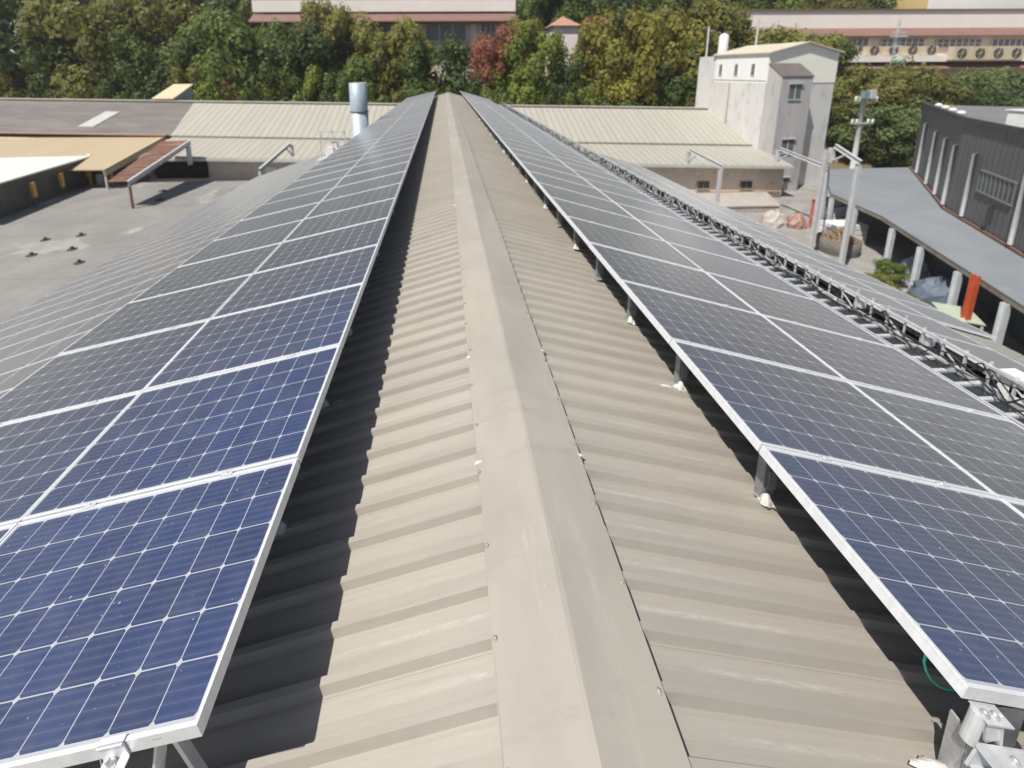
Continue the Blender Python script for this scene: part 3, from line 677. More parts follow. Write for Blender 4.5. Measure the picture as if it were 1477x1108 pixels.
# ------------------------------------------------------------------ silver duct and rooftop unit left of the array
M_DUCT = simple('silver_duct_metal', (.42, .49, .54), (.34, .41, .46), 3, .5, .15, (1, 1, .4))
r_ = thing('vent_stack', 'tall silver vent stack with a band rising left of the ridge', 'vent stack', (-5.72, 26, -4))
b = MB(); b.lathe((-5.72, 26, -6), [(.53, 0), (.53, 5.98)], 28); b.build('lower_pipe', M_DUCT, r_, smooth=True)
b = MB(); b.lathe((-5.72, 26, .02), [(.535, 0), (.535, 1.72), (.50, 1.73), (.49, 1.3)], 28); b.build('upper_pipe', M_DUCT, r_, smooth=True)
b = MB(); b.lathe((-5.72, 26, -.04), [(.55, 0), (.57, .05), (.55, .10)], 28); b.build('flange', M_DARKIN, r_, smooth=True)
r_ = thing('rooftop_unit', 'small white rooftop unit with railing beside the silver vent stack', 'rooftop unit', (-8.5, 30, -4))
b = MB(); b.box(-9.0, -8.0, 29.6, 30.4, -3.7, -2.9); b.build('cabinet', M_WHITE, r_)
b = MB(); b.box(-8.6, -8.2, 29.8, 30.2, -2.899, -2.5); b.build('cap', M_WHITE, r_)
for z in (-2.4, -1.7):
    b = MB(); b.bar((-9.3, 29.5, z), (-7.5, 29.5, z), .07, .07); b.build('handrail', M_STEELP, r_)
for x in (-9.25, -8.4, -7.55):
    b = MB(); b.bar((x, 29.55, -4.0), (x, 29.55, -1.62), .06, .06); b.build('upright', M_STEELP, r_)
b = MB(); b.box(-9.6, -7.3, 29.3, 30.7, -4.0, -3.72); b.build('base', M_STEELP, r_)

# ------------------------------------------------------------------ concrete tower with white gable top
tw = thing('tower_building', 'grey concrete tower building topped by a white gabled storey', 'building', (46, 57, -14))
Cn = Vector((42.4, 55.0)); g_ = Vector((math.cos(R(8)), math.sin(R(8)))); l_ = Vector((-g_.y, g_.x))
def tp(a, bb): p = Cn + g_*a + l_*bb; return (p.x, p.y)
M_CONC = simple('tower_render', (.66, .65, .635), (.58, .57, .56), .35, .85, stretch=(1, 1, .4), dirt=(.34, .33, .33))
M_CONCD = simple('tower_grey_render', (.50, .48, .475), (.42, .40, .40), .4, .85, stretch=(1, 1, .3), dirt=(.24, .225, .22))
M_CREAM = simple('cream_cladding', (.88, .87, .79), (.85, .84, .76), .8, .5)
M_WCLAD = simple('white_cladding', (.82, .83, .82), (.78, .79, .78), .8, .5)
WD, LN, ze = 10.9, 12.6, 4.55
b = MB(); b.prism([tp(0, 0), tp(WD, 0), tp(WD, LN), tp(0, LN)], -14, .45); b.build('wall', M_CONC, tw)
# white storey: gable front
def gab(bb, ins=0): return [(*tp(0+ins, bb), .46), (*tp(WD-ins, bb), .46), (*tp(WD-ins, bb), ze-.1), (*tp(WD*.5, bb), 5.85-.1), (*tp(0+ins, bb), ze-.1)]
b = MB(); A = gab(-.06); B = gab(LN*.72)
b.add(A+B, [(0, 1, 2, 3, 4), (9, 8, 7, 6, 5), (1, 6, 7, 2), (5, 0, 4, 9), (0, 5, 6, 1)]); b.build('upper_storey', M_CREAM, tw)
b = MB(); b.box(0, 9.0, -.10, -.005, .85, ze-.12, 0, Matrix.Translation((*tp(-.0, 0), 0)) @ Matrix.Rotation(R(98), 4, 'Z') @ Matrix.Scale(-1, 4, (0, 1, 0)))
wc = b.build('white_side_panel', M_WCLAD, tw)
Ml = Matrix.Translation((*tp(0, 0), 0)) @ Matrix.Rotation(R(98), 4, 'Z')          # local x runs back along the left face, +y points outwards (left)
for u in (2.17, 5.0, 7.86):
    b = MB(); b.box(u-.27, u+.27, .101, .14, 1.45, 3.05, 0, Ml); wq = b.build('window', M_DARKWIN, tw)
    b = MB(); b.box(u-.33, u-.27, .10, .17, 1.38, 3.12, 0, Ml); b.box(u+.27, u+.33, .10, .17, 1.38, 3.12, 0, Ml); b.box(u-.27, u+.27, .10, .17, 1.38, 1.449, 0, Ml); b.box(u-.02, u+.02, .141, .165, 1.45, 3.05, 0, Ml); b.build('frame', M_WCLAD, wq)
def roofslab(a0, a1, z0, z1):
    return [(*tp(a0, -.5), z0), (*tp(a1, -.5), z1), (*tp(a1, LN*.72+.3), z1), (*tp(a0, LN*.72+.3), z0)]
b = MB(); b.poly(roofslab(-.4, WD/2, ze-.02, 5.90), .14); b.poly(roofslab(WD/2, WD+.4, 5.90, ze-.02), .14); b.build('roof', simple('beige_tower_roof', (.62, .56, .44), (.56, .51, .41), .6, .55), tw)
b = MB(); b.prism([tp(0, LN*.72), tp(4.0, LN*.72), tp(4.0, LN), tp(0, LN)], .45, 4.3); b.build('corner_block', M_CONC, tw)
b = MB(); b.box(5.9, 6.15, .02, .04, -6, .4, 0, Ml); b.build('rust_streak', simple('rust_stain', (.33, .24, .21), (.45, .38, .36), 1, .9, stretch=(1, 1, .2)), tw)
# stair tower
PQ, QW = 2.2, 4.75
b = MB(); b.prism([tp(.02, -PQ), tp(QW, -PQ), tp(QW, -.07), tp(.02, -.07)], -14, [1.3, 1.3, 2.9, 2.9]); b.build('stair_wall', M_CONCD, tw)
b = MB(); b.poly([(*tp(-.05, -PQ-.1), 1.45), (*tp(QW+.05, -PQ-.1), 1.45), (*tp(QW+.05, -.071), 3.1), (*tp(-.05, -.071), 3.1)], .12); b.build('stair_roof', simple('brown_stair_roof', (.16, .135, .13), (.13, .115, .11), .8, .7), tw)
Mf = Matrix.Translation((*tp(0, -PQ), 0)) @ Matrix.Rotation(R(8), 4, 'Z')
for u, z, zz in ((2.2, -1.5, .4), (2.2, -8.6, -6.8), (2.2, -13.8, -12.0)):
    b = MB(); b.box(u-.9, u+.9, -.05, -.003, z, zz, 0, Mf); wq = b.build('window', simple('grey_window_glass', (.10, .12, .125), (.15, .17, .17), 1, .2), tw)
    b = MB(); b.box(u-1.0, u+1.0, -.14, -.051, z-.14, z-.02, 0, Mf); b.box(u-.05, u+.05, -.10, -.051, z, zz, 0, Mf); b.box(u-1.05, u+1.05, -.25, -.051, zz+.02, zz+.14, 0, Mf); b.build('frame', M_STEELP, wq)
b = MB(); b.box(5.6, 6.5, -.6, -.03, -4.4, -4.1, 0, Matrix.Translation((*tp(0, 0), 0)) @ Matrix.Rotation(R(8), 4, 'Z')); b.build('lamp_bracket', M_DARKIN, tw)
r_ = thing('water_tank', 'small white cylinder tank on the tower corner roof', 'water tank', (43.3, 66.0, 4.3))
b = MB(); b.lathe((43.3, 66.0, 4.3), [(.68, 0), (.68, 3.0), (.55, 3.3), (.2, 3.5)], 16); b.build('tank_shell', M_WHITE, r_, smooth=True)
b = MB(); b.lathe((43.3, 66.0, 7.8), [(.2, 0), (.2, .1)], 12); b.build('lid', M_GALV, r_)
for (x, y, h, lab) in ((41.0, 66.4, 4.6, 'pale thin pole standing left of the water tank on the tower'), (47.4, 64.5, 5.6, 'thin pale aerial pole rising behind the white gable')):
    b = MB(); b.tube([(x, y, 4.2), (x, y, 4.3+h)], .14, 8); b.bar((x-.1, y, 3.7+h), (x+1.2, y, 3.6+h), .06, .06)
    tag(b.build('roof_pole', M_STEELP), lab, 'pole')

# ------------------------------------------------------------------ utility pole, radio mast
r_ = thing('utility_pole', 'concrete utility pole with insulators between the tower and the dark building', 'utility pole', (53.2, 52, -14))
b = MB(); b.tube([(53.2, 52, -14), (53.2, 52, -.7)], [.34, .22], 12); b.build('pole', simple('pole_concrete', (.55, .54, .52), (.47, .46, .45), 2, .8), r_, smooth=True)
for z in (-1.7, -4.6):
    b = MB(); b.bar((51.7, 51.75, z), (54.7, 51.75, z), .16, .16); b.build('crossarm', M_STEELP, r_)
    for dx in (-1.35, -.75, .75, 1.35):
        b = MB(); b.lathe((53.2+dx, 51.75, z+.08), [(.10, 0), (.17, .12), (.10, .2), (.17, .32), (.06, .45)], 8); b.build('insulator', M_WHITE, r_)
b = MB(); b.box(52.3, 53.0, 51.2, 51.7, -1.4, -.5); b.build('transformer', simple('teal_transformer', (.20, .30, .32), (.16, .25, .27), 2, .5), r_)
b = MB(); b.box(53.4, 54.0, 51.3, 51.7, -1.4, -.3); b.build('switch_box', M_STEELP, r_)
r_ = thing('radio_mast', 'thin grey radio mast in front of the long pink building', 'mast', (81, 75, -9))
b = MB(); zb_ = -9.5
for dx, dy in ((-.35, -.2), (.35, -.2), (0, .4)): b.tube([(81+dx, 75+dy, zb_), (81+dx*.3, 75+dy*.3, 10.8)], .05, 6)
for k in range(16):
    z = zb_+k*1.3; f1 = 1-.7*k/16; b.bar((81-.35*f1, 74.8, z), (81+.35*f1, 74.8, z+1.3), .04, .04); b.bar((81+.35*f1, 74.8, z), (81, 75.4*1, z+1.3), .04, .04)
b.build('lattice', M_GALVL, r_)
for z, w_ in ((8.6, 1.3), (7.9, 1.6), (6.2, 1.0)):
    b = MB(); b.bar((81-w_, 74.6, z), (81+w_, 74.6, z), .12, .25); b.build('antenna', M_STEELP, r_)
b = MB(); b.lathe((81.3, 74.2, 2.9), [(.3, 0), (.9, .3), (.9, .9), (.4, 1.3)], 14); b.build('dish', simple('teal_dish', (.35, .5, .5), (.3, .44, .44), 2, .5), r_)

# ------------------------------------------------------------------ dark grey clad building with the awning at right
M_DGREY = corr('dark_grey_cladding', (.135, .14, .15), (.118, .123, .132), .35, 0, rough=.5)
M_AWN = simple('blue_grey_sheet', (.24, .262, .285), (.205, .225, .248), .35, .45, stretch=(1, .4, 1), dirt=(.28, .27, .26))
M_PIPE = simple('grey_pipe', (.30, .31, .325), (.25, .26, .275), 2, .5)
gb = thing('clad_building', 'dark grey metal clad building with a parapet and grey awning at right', 'building', (46, 34, -14))
Wp = [(26.5, 9.0), (34.9, 22.9), (40.2, 31.2), (53.5, 45.5)]
back = [(60, 46), (78, 30), (60, 5)]
b = MB(); b.prism((Wp[::-1] + [(60, 5), (78, 30)])[::-1], -14, -1.75); 
b.build('wall', M_DGREY, gb)
b = MB(); b.prism((Wp[::-1] + [(60, 5), (78, 30)])[::-1], -1.749, -1.72); b.build('roof', simple('grey_flat_roof', (.20, .20, .205), (.16, .16, .165), .5, .7), gb)
b = MB()
for p, q_ in zip(Wp[:-1], Wp[1:]): b.bar((p[0]-.05, p[1], -1.6), (q_[0]-.05, q_[1], -1.6), .3, .32)
b.build('parapet_capping', simple('dark_capping', (.045, .045, .05), (.06, .06, .065), 2, .5), gb)
b = MB()
for p, q_ in zip(Wp[:-1], Wp[1:]): b.bar((p[0]-.12, p[1]+.05, -8.85), (q_[0]-.12, q_[1]+.05, -8.9), .14, .12)
b.build('red_flashing', simple('red_brown_flashing', (.22, .115, .085), (.19, .11, .09), 2, .6), gb)
def wallpt(i, f_, off): 
    p, q_ = Vector(Wp[i]), Vector(Wp[i+1]); d = (q_-p).normalized(); n = Vector((-d.y, d.x)); r = p+(q_-p)*f_+n*off
    return r.x, r.y, d, n
for i, f_, z1 in ((0, .93, -4.2), (1, .10, -4.0), (1, .72, -3.9), (2, .03, -3.8), (2, .22, -3.7), (2, .45, -3.6), (2, .75, -3.4), (0, .55, -4.4)):
    x, y, d, n = wallpt(i, f_, .16); b = MB(); b.tube([(x, y, -8.7), (x, y, z1), (x-n.x*.12, y-n.y*.12, z1+.14)], .12, 10); b.build('downpipe', M_PIPE, gb, smooth=True)
M_GLW = simple('grey_strip_glass', (.10, .13, .12), (.07, .09, .09), 1.5, .2)
for i, f0, f1 in ((0, .66, .88), (1, .2, .62), (0, .30, .50)):
    p0 = wallpt(i, f0, .02); p1 = wallpt(i, f1, .02)
    b = MB(); b.bar((p0[0], p0[1], -5.6), (p1[0], p1[1], -5.6), .06, 1.5); wq = b.build('window', M_GLW, gb)
    b = MB()
    for z in (-4.9, -6.4): b.bar((p0[0]-.06, p0[1], z-.0), (p1[0]-.06, p1[1], z), .12, .12)
    for k in range(9):
        f_ = f0+(f1-f0)*k/8; p_ = wallpt(i, f_, .07); b.bar((p_[0], p_[1], -6.33), (p_[0], p_[1], -4.97), .05, .05)
    b.build('frame', simple('grey_mullion', (.20, .21, .215), (.17, .18, .18), 2, .5), wq)
    pm = wallpt(i, (f0+f1)/2, .05); b = MB(); b.bar((pm[0], pm[1], -8.4), (pm[0], pm[1], -7.0), .5, .08); b.build('wall_vent', simple('grey_vent', (.07, .075, .08), (.09, .095, .1), 3, .5), gb)
for k in range(4):
    x, y, d, n = wallpt(2, .25+.17*k, -.5)
    b = MB(); b.lathe((x, y, -1.72), [(.15, 0), (.15, .15), (.32, .18), (.26, .38), (.1, .46)], 12)
    tag(b.build('roof_ventilator', M_WHITE, smooth=True), f'small white roof ventilator on the dark parapet, {nth(k+1)} from the bend', 'ventilator', 'white ventilators on the dark roof')
for x, y, lab in ((38.9, 27.0, 'white box unit on the dark building roof, left one'), (40.9, 26.6, 'white box unit on the dark building roof, right one at the edge')):
    r_ = thing('roof_cabinet', lab, 'cabinet', (x, y, -1.7), 'white cabinets on the dark roof')
    b = MB(); b.box(x-.6, x+.6, y-.5, y+.5, -1.6, -.55); b.build('cabinet_body', M_WHITE, r_); b = MB(); b.box(x-.7, x+.7, y-.6, y+.6, -.549, -.47); b.build('lid', M_WHITE, r_)
b = MB(); b.bar((36.3, 24.2, -1.5), (42.5, 28.3, -1.5), .9, .3); tag(b.build('roof_curb', M_WHITE), 'long white curb along the front of the dark building roof', 'curb')
# awning
Ev = [(22.5, 6.0), (29.9, 19.1), (36.7, 32.85), (38.4, 39.4), (46.8, 49.3)]; Jn = [(26.3, 9.1), (34.75, 23.0), (40.05, 31.35), (45.5, 37.2), (53.4, 45.7)]
aw = thing('awning', 'long blue grey sheet awning on posts along the dark clad building', 'awning', (36, 30, -14))
b = MB()
vs = []
for (ex_, ey_), (jx, jy) in zip(Ev, Jn): vs += [(ex_, ey_, -10.0), (jx, jy, -9.0), (ex_, ey_, -10.08), (jx, jy, -9.08)]
fs = []
for i in range(len(Ev)-1):
    a = i*4; fs += [(a, a+1, a+5, a+4), (a+2, a+6, a+7, a+3), (a, a+4, a+6, a+2)]
b.add(vs, fs); b.build('roof', M_AWN, aw)
b = MB()
for p, q_ in zip(Ev[:-1], Ev[1:]): b.bar((p[0]+.1, p[1], -10.25), (q_[0]+.1, q_[1], -10.25), .14, .3)
b.build('fascia', simple('worn_fascia', (.22, .19, .16), (.32, .28, .23), 1.2, .8, dirt=(.10, .09, .08)), aw)
M_POSTB = simple('pale_blue_post', (.58, .61, .64), (.50, .53, .56), 2, .5)
def ev(f_):
    i = min(int(f_), 3); f2 = f_-i; p, q_ = Ev[i], Ev[i+1]; return p[0]+(q_[0]-p[0])*f2-.05, p[1]+(q_[1]-p[1])*f2
for f_ in (.75, 1.07, 1.33, 1.60, 1.86, 2.45, 2.95):
    x, y = ev(f_); b = MB(); b.hbeam((x, y, -14), (x, y, -10.42), .30, .30, .03); b.build('post', M_POSTB, aw)
x, y = ev(1.26); b = MB(); b.hbeam((x-.55, y-.6, -14), (x-.55, y-.6, -9.8), .30, .30, .05)
tag(b.build('red_post', simple('red_oxide_paint', (.55, .105, .045), (.46, .09, .04), 2, .55)), 'bright red steel post in front of the awning edge', 'post')
# dark back of the awning: the building wall goes on below; stored things in its shade
M_TARP = simple('blue_tarp', (.10, .13, .18), (.15, .18, .23), 1, .6)
def heap(name, x, y, z, rx, ry, h, mat, lab, cat, seed, group=None):
    q = random.Random(seed); b = MB(); n, mrow = 16, 6
    for j in range(mrow):
        a = j/(mrow-1)*math.pi/2
        for i in range(n):
            ph = 2*math.pi*i/n; k = q.uniform(.8, 1.15)
            b.v.append((x+rx*math.cos(a)*math.cos(ph)*k, y+ry*math.cos(a)*math.sin(ph)*k, z+h*math.sin(a)*q.uniform(.85, 1.1)))
    for j in range(mrow-1):
        for i in range(n):
            b.f.append((j*n+i, j*n+(i+1) % n, (j+1)*n+(i+1) % n, (j+1)*n+i)); b.m.append(0)
    return tag(b.build(name, mat), lab, cat, group)
heap('tarp_pile', 33.5, 25.4, -13.98, 1.2, 1.6, 2.2, M_TARP, 'pile of goods under a blue tarpaulin beneath the awning near the red post', 'tarp pile', 1)
heap('tarp_pile', 36.6, 29.5, -13.98, .9, 1.1, 1.8, simple('grey_tarp', (.3, .34, .38), (.22, .26, .3), 1, .6), 'pile under a grey blue tarpaulin deep beneath the awning', 'tarp pile', 2)

# ------------------------------------------------------------------ yard objects at right
r_ = thing('round_planter', 'large round dark planter heaped with dry brown cuttings', 'planter', (35.0, 34.5, -14))
b = MB(); b.lathe((35.0, 34.5, -13.98), [(1.45, 0), (1.55, .5), (1.55, 1.3), (1.45, 1.3), (1.4, 1.1)], 24); b.build('rim', simple('dark_planter', (.12, .11, .105), (.17, .16, .15), 1, .8), r_, smooth=True)
q = random.Random(5); b = MB()
for i in range(420):
    a = q.uniform(0, 6.28); rd = 1.4*math.sqrt(q.random()); h = 1.1+(1-rd/1.45)*1.3*q.uniform(.3, 1); p = Vector((35+rd*math.cos(a), 34.5+rd*math.sin(a), -14+h))
    d = Vector((q.uniform(-1, 1), q.uniform(-1, 1), q.uniform(-.2, .8))).normalized()*q.uniform(.15, .4); b.bar(p-d, p+d, .05, .05)
b.build('dry_heap', simple('dry_straw', (.38, .29, .19), (.28, .20, .13), 3, .9), r_)
M_RED = simple('faded_red_paint', (.48, .07, .06), (.55, .22, .2), 2, .5)
b = MB(); b.hbeam((37.6, 40.2, -14), (37.6, 40.2, -10.9), .3, .3, .04); b.bar((37.6, 40.2, -10.9), (37.6, 40.2, -10.86), .4, .4)
tag(b.build('red_post', M_RED), 'red steel post in the yard beside the concrete stair tower foot', 'post')
heap('tarp_pile', 36.3, 40.6, -13.98, 1.1, .9, 1.5, simple('faded_red_tarp', (.32, .16, .13), (.36, .24, .21), 1.4, .7), 'faded red tarp pile next to the red yard post', 'tarp pile', 8)
for z in (-11.6, -12.6):
    b = MB(); b.bar((37.0, 38.9, z), (42.5, 41.0, z), .2, .2); tag(b.build('cross_rail', M_STEELP), 'pale horizontal rail between frame posts before the awning, ' + ('upper one' if z > -12 else 'lower one'), 'rail', 'rails between the bare frames')
b = MB(); b.hbeam((42.7, 41.1, -14), (42.7, 41.1, -10.4), .3, .3); tag(b.build('short_post', M_STEELP), 'short pale post carrying the horizontal rails at the awning corner', 'post')
heap('tarp_pile', 34.4, 41.2, -13.98, 1.3, 1.0, 1.7, simple('pinkish_white_tarp', (.40, .35, .32), (.46, .43, .40), 1.2, .7), 'pinkish white tarp pile left of the faded red one', 'tarp pile', 3)
for i, (x, y, lab) in enumerate(((37.4, 36.6, 'stack of pale sheets standing behind the steel frame posts'), (40.5, 40.2, 'stack of white boards between the two tall frame posts'))):
    b = MB()
    for k in range(4): b.box(x-1.6, x+1.6, y-.8, y+.8, -13.98+k*.5, -13.98+k*.5+.42)
    tag(b.build('board_stack', M_WHITE), lab, 'board stack')
M_PGREEN = simple('pale_green_sheet', (.42, .47, .38), (.36, .41, .33), 1, .6)
for i, (x, y, w_, l2, rz, lab) in enumerate(((27.6, 20.2, 2.6, 3.4, .3, 'pale green flat shelter roof nearest us beyond the cable tray'), (31.2, 22.6, 1.7, 1.7, -.5, 'pale green sheet roof at the foot of the red post'), (25.0, 15.0, 3.0, 3.6, .4, 'pale green flat shelter roof at the right edge beyond the tray'))):
    r_ = thing('shelter', lab, 'shelter', (x, y, -14), 'pale green shelters in the yard')
    Mz = Matrix.Translation((x, y, 0)) @ Matrix.Rotation(rz, 4, 'Z')
    b = MB(); b.add([Mz @ Vector(v) for v in ((-w_/2, -l2/2, -12.7), (w_/2, -l2/2, -12.7), (w_/2, l2/2, -12.5), (-w_/2, l2/2, -12.5), (-w_/2, -l2/2, -12.76), (w_/2, -l2/2, -12.76), (w_/2, l2/2, -12.56), (-w_/2, l2/2, -12.56))], [(0, 1, 2, 3), (7, 6, 5, 4), (4, 5, 1, 0), (5, 6, 2, 1), (6, 7, 3, 2), (7, 4, 0, 3)]); b.build('roof', M_PGREEN, r_)
    for sx in (-1, 1):
        for sy in (-1, 1):
            b = MB(); b.box(sx*(w_/2-.1)-.05, sx*(w_/2-.1)+.05, sy*(l2/2-.1)-.05, sy*(l2/2-.1)+.05, -13.98, -12.78+(.0 if sy < 0 else .1), 0, Mz); b.build('post', M_STEELP, r_)

# ------------------------------------------------------------------ foliage
def leafmat(name, c1, c2, c3):
    t = NT(name); oi = t.n('ShaderNodeObjectInfo')
    n1 = t.noise(t.obj(), 3.2, 4, .6); n2 = t.noise(t.obj(), 17, 2, .6)
    c = t.mix(t.ramp(n1, .35, .65), c1, c2); c = t.mix(t.math('MULTIPLY', t.ramp(n2, .45, .7), .6), c, c3)
    hs = t.n('ShaderNodeHueSaturation'); t.l(c, hs.inputs['Color']); t.l(t.math('ADD', .80, t.math('MULTIPLY', oi.outputs['Random'], .4)), hs.inputs['Value'])
    m = t.fin(hs.outputs[0], .65)
    t.b.inputs['Subsurface Weight'].default_value = 0.0
    tr_ = t.n('ShaderNodeBsdfTranslucent'); t.l(hs.outputs[0], tr_.inputs[0]); ad = t.n('ShaderNodeMixShader'); ad.inputs[0].default_value = .5
    t.l(t.b.outputs[0], ad.inputs[1]); t.l(tr_.outputs[0], ad.inputs[2]); t.l(ad.outputs[0], t.t.nodes['Material Output'].inputs[0])
    return m
LM = {'dark': leafmat('dark_green_leaves', (0.103, 0.151, 0.043), (0.066, 0.107, 0.031), (0.158, 0.207, 0.053)),
      'green': leafmat('green_leaves', (0.168, 0.234, 0.053), (0.103, 0.158, 0.039), (0.245, 0.295, 0.081)),
      'olive': leafmat('olive_leaves', (0.263, 0.260, 0.065), (0.158, 0.179, 0.044), (0.356, 0.314, 0.081)),
      'yellow': leafmat('yellow_green_leaves', (0.376, 0.340, 0.069), (0.245, 0.260, 0.053), (0.507, 0.413, 0.088)),
      'bright': leafmat('fresh_green_leaves', (0.282, 0.340, 0.061), (0.168, 0.234, 0.047), (0.376, 0.413, 0.088)),
      'fir': leafmat('blue_green_needles', (0.187, 0.243, 0.088), (0.103, 0.151, 0.053), (0.309, 0.314, 0.134)),
      'red': leafmat('reddish_brown_leaves', (0.451, 0.179, 0.108), (0.282, 0.135, 0.081), (0.564, 0.269, 0.160))}
def crown_mesh(seed, nclump, nleaf, flat=1.0, sparse=1.0):
    q = random.Random(seed); V = []; F = []
    cl = []
    for i in range(nclump):
        a = q.uniform(0, 6.283); zc = q.uniform(-.75, .92); rad = math.sqrt(max(0, 1-zc*zc))*q.uniform(.45, .92)
        cl.append((Vector((rad*math.cos(a), rad*math.sin(a), zc*.78*flat)), q.uniform(.20, .40)))
    for i in range(nleaf):
        c, r = cl[i % nclump]
        d = Vector((q.gauss(0, 1), q.gauss(0, 1), q.gauss(.25, .9))).normalized()
        p = c + d*r*(q.random()**.35)*q.uniform(.8, 1.12)
        n = (d + Vector((q.uniform(-1, 1), q.uniform(-1, 1), q.uniform(-.6, 1.1)))*.5).normalized()
        u = n.orthogonal().normalized(); v = n.cross(u); an = q.uniform(0, 6.28)
        u, v = u*math.cos(an)+v*math.sin(an), v*math.cos(an)-u*math.sin(an)
        s1 = q.uniform(.028, .062); s2 = s1*q.uniform(.5, .9); b0 = len(V)
        V += [tuple(p-u*s1), tuple(p-v*s2+u*s1*.2), tuple(p+u*s1), tuple(p+v*s2+u*s1*.1)]; F.append((b0, b0+1, b0+2, b0+3))
    me = bpy.data.meshes.new('crown'); me.from_pydata(V, [], F); me.update(); return me
CROWNS = [crown_mesh(s, 26+s % 9, 7000) for s in range(101, 107)]
BARE = crown_mesh(201, 20, 1900)
FIRS = [crown_mesh(301, 34, 7000, .85), crown_mesh(302, 30, 6500, .8)]
M_BARK = simple('grey_bark', (.16, .12, .09), (.10, .08, .06), 4, .9, stretch=(3, 3, .6))
def trunk_mesh(seed):
    q = random.Random(seed); b = MB(); top = .62
    b.tube([(0, 0, 0), (q.uniform(-.02, .02), q.uniform(-.02, .02), .3), (q.uniform(-.04, .04), q.uniform(-.04, .04), top)], [.028, .021, .010], 8)
    for i in range(6):
        a = i*1.05+q.uniform(-.3, .3); z = q.uniform(.28, .55); L = q.uniform(.14, .24)
        b.tube([(0, 0, z), (L*.55*math.cos(a), L*.55*math.sin(a), z+.09), (L*math.cos(a), L*math.sin(a), z+.2)], [.011, .007, .003], 6)
    me = bpy.data.meshes.new('trunk'); me.from_pydata(b.v, [], b.f); me.materials.append(M_BARK); me.update(); return me
TRUNKS = [trunk_mesh(s) for s in (1, 2, 3)]
for me in CROWNS + [BARE] + FIRS: me.materials.append(LM['green'])
tq = random.Random(99)
def tree(x, y, zb, zt, r, kind, label, group, name='broadleaf_tree', cat='tree', hfac=None):
    root = thing(name, label, cat, (x, y, zb), group)
    r *= 1.18; H = zt-zb+.6; ch = min(H*.52, r*1.22) if hfac is None else H*hfac
    me = BARE if kind == 'bare' else (tq.choice(FIRS) if kind == 'fir' else tq.choice(CROWNS))
    c = bpy.data.objects.new('crown', me); col.objects.link(c); c.parent = root
    c.location = (0, 0, H-ch*.98); c.scale = (r, r*tq.uniform(.85, 1.1), ch/.98); c.rotation_euler = (0, 0, tq.uniform(0, 6.28))
    c.material_slots[0].link = 'OBJECT'; c.material_slots[0].material = LM['red' if kind == 'bare' else kind]
    tk = bpy.data.objects.new('trunk', tq.choice(TRUNKS)); col.objects.link(tk); tk.parent = root
    tk.scale = (H*.8, H*.8, H*1.05); tk.rotation_euler = (0, 0, tq.uniform(0, 6.28))
    return root
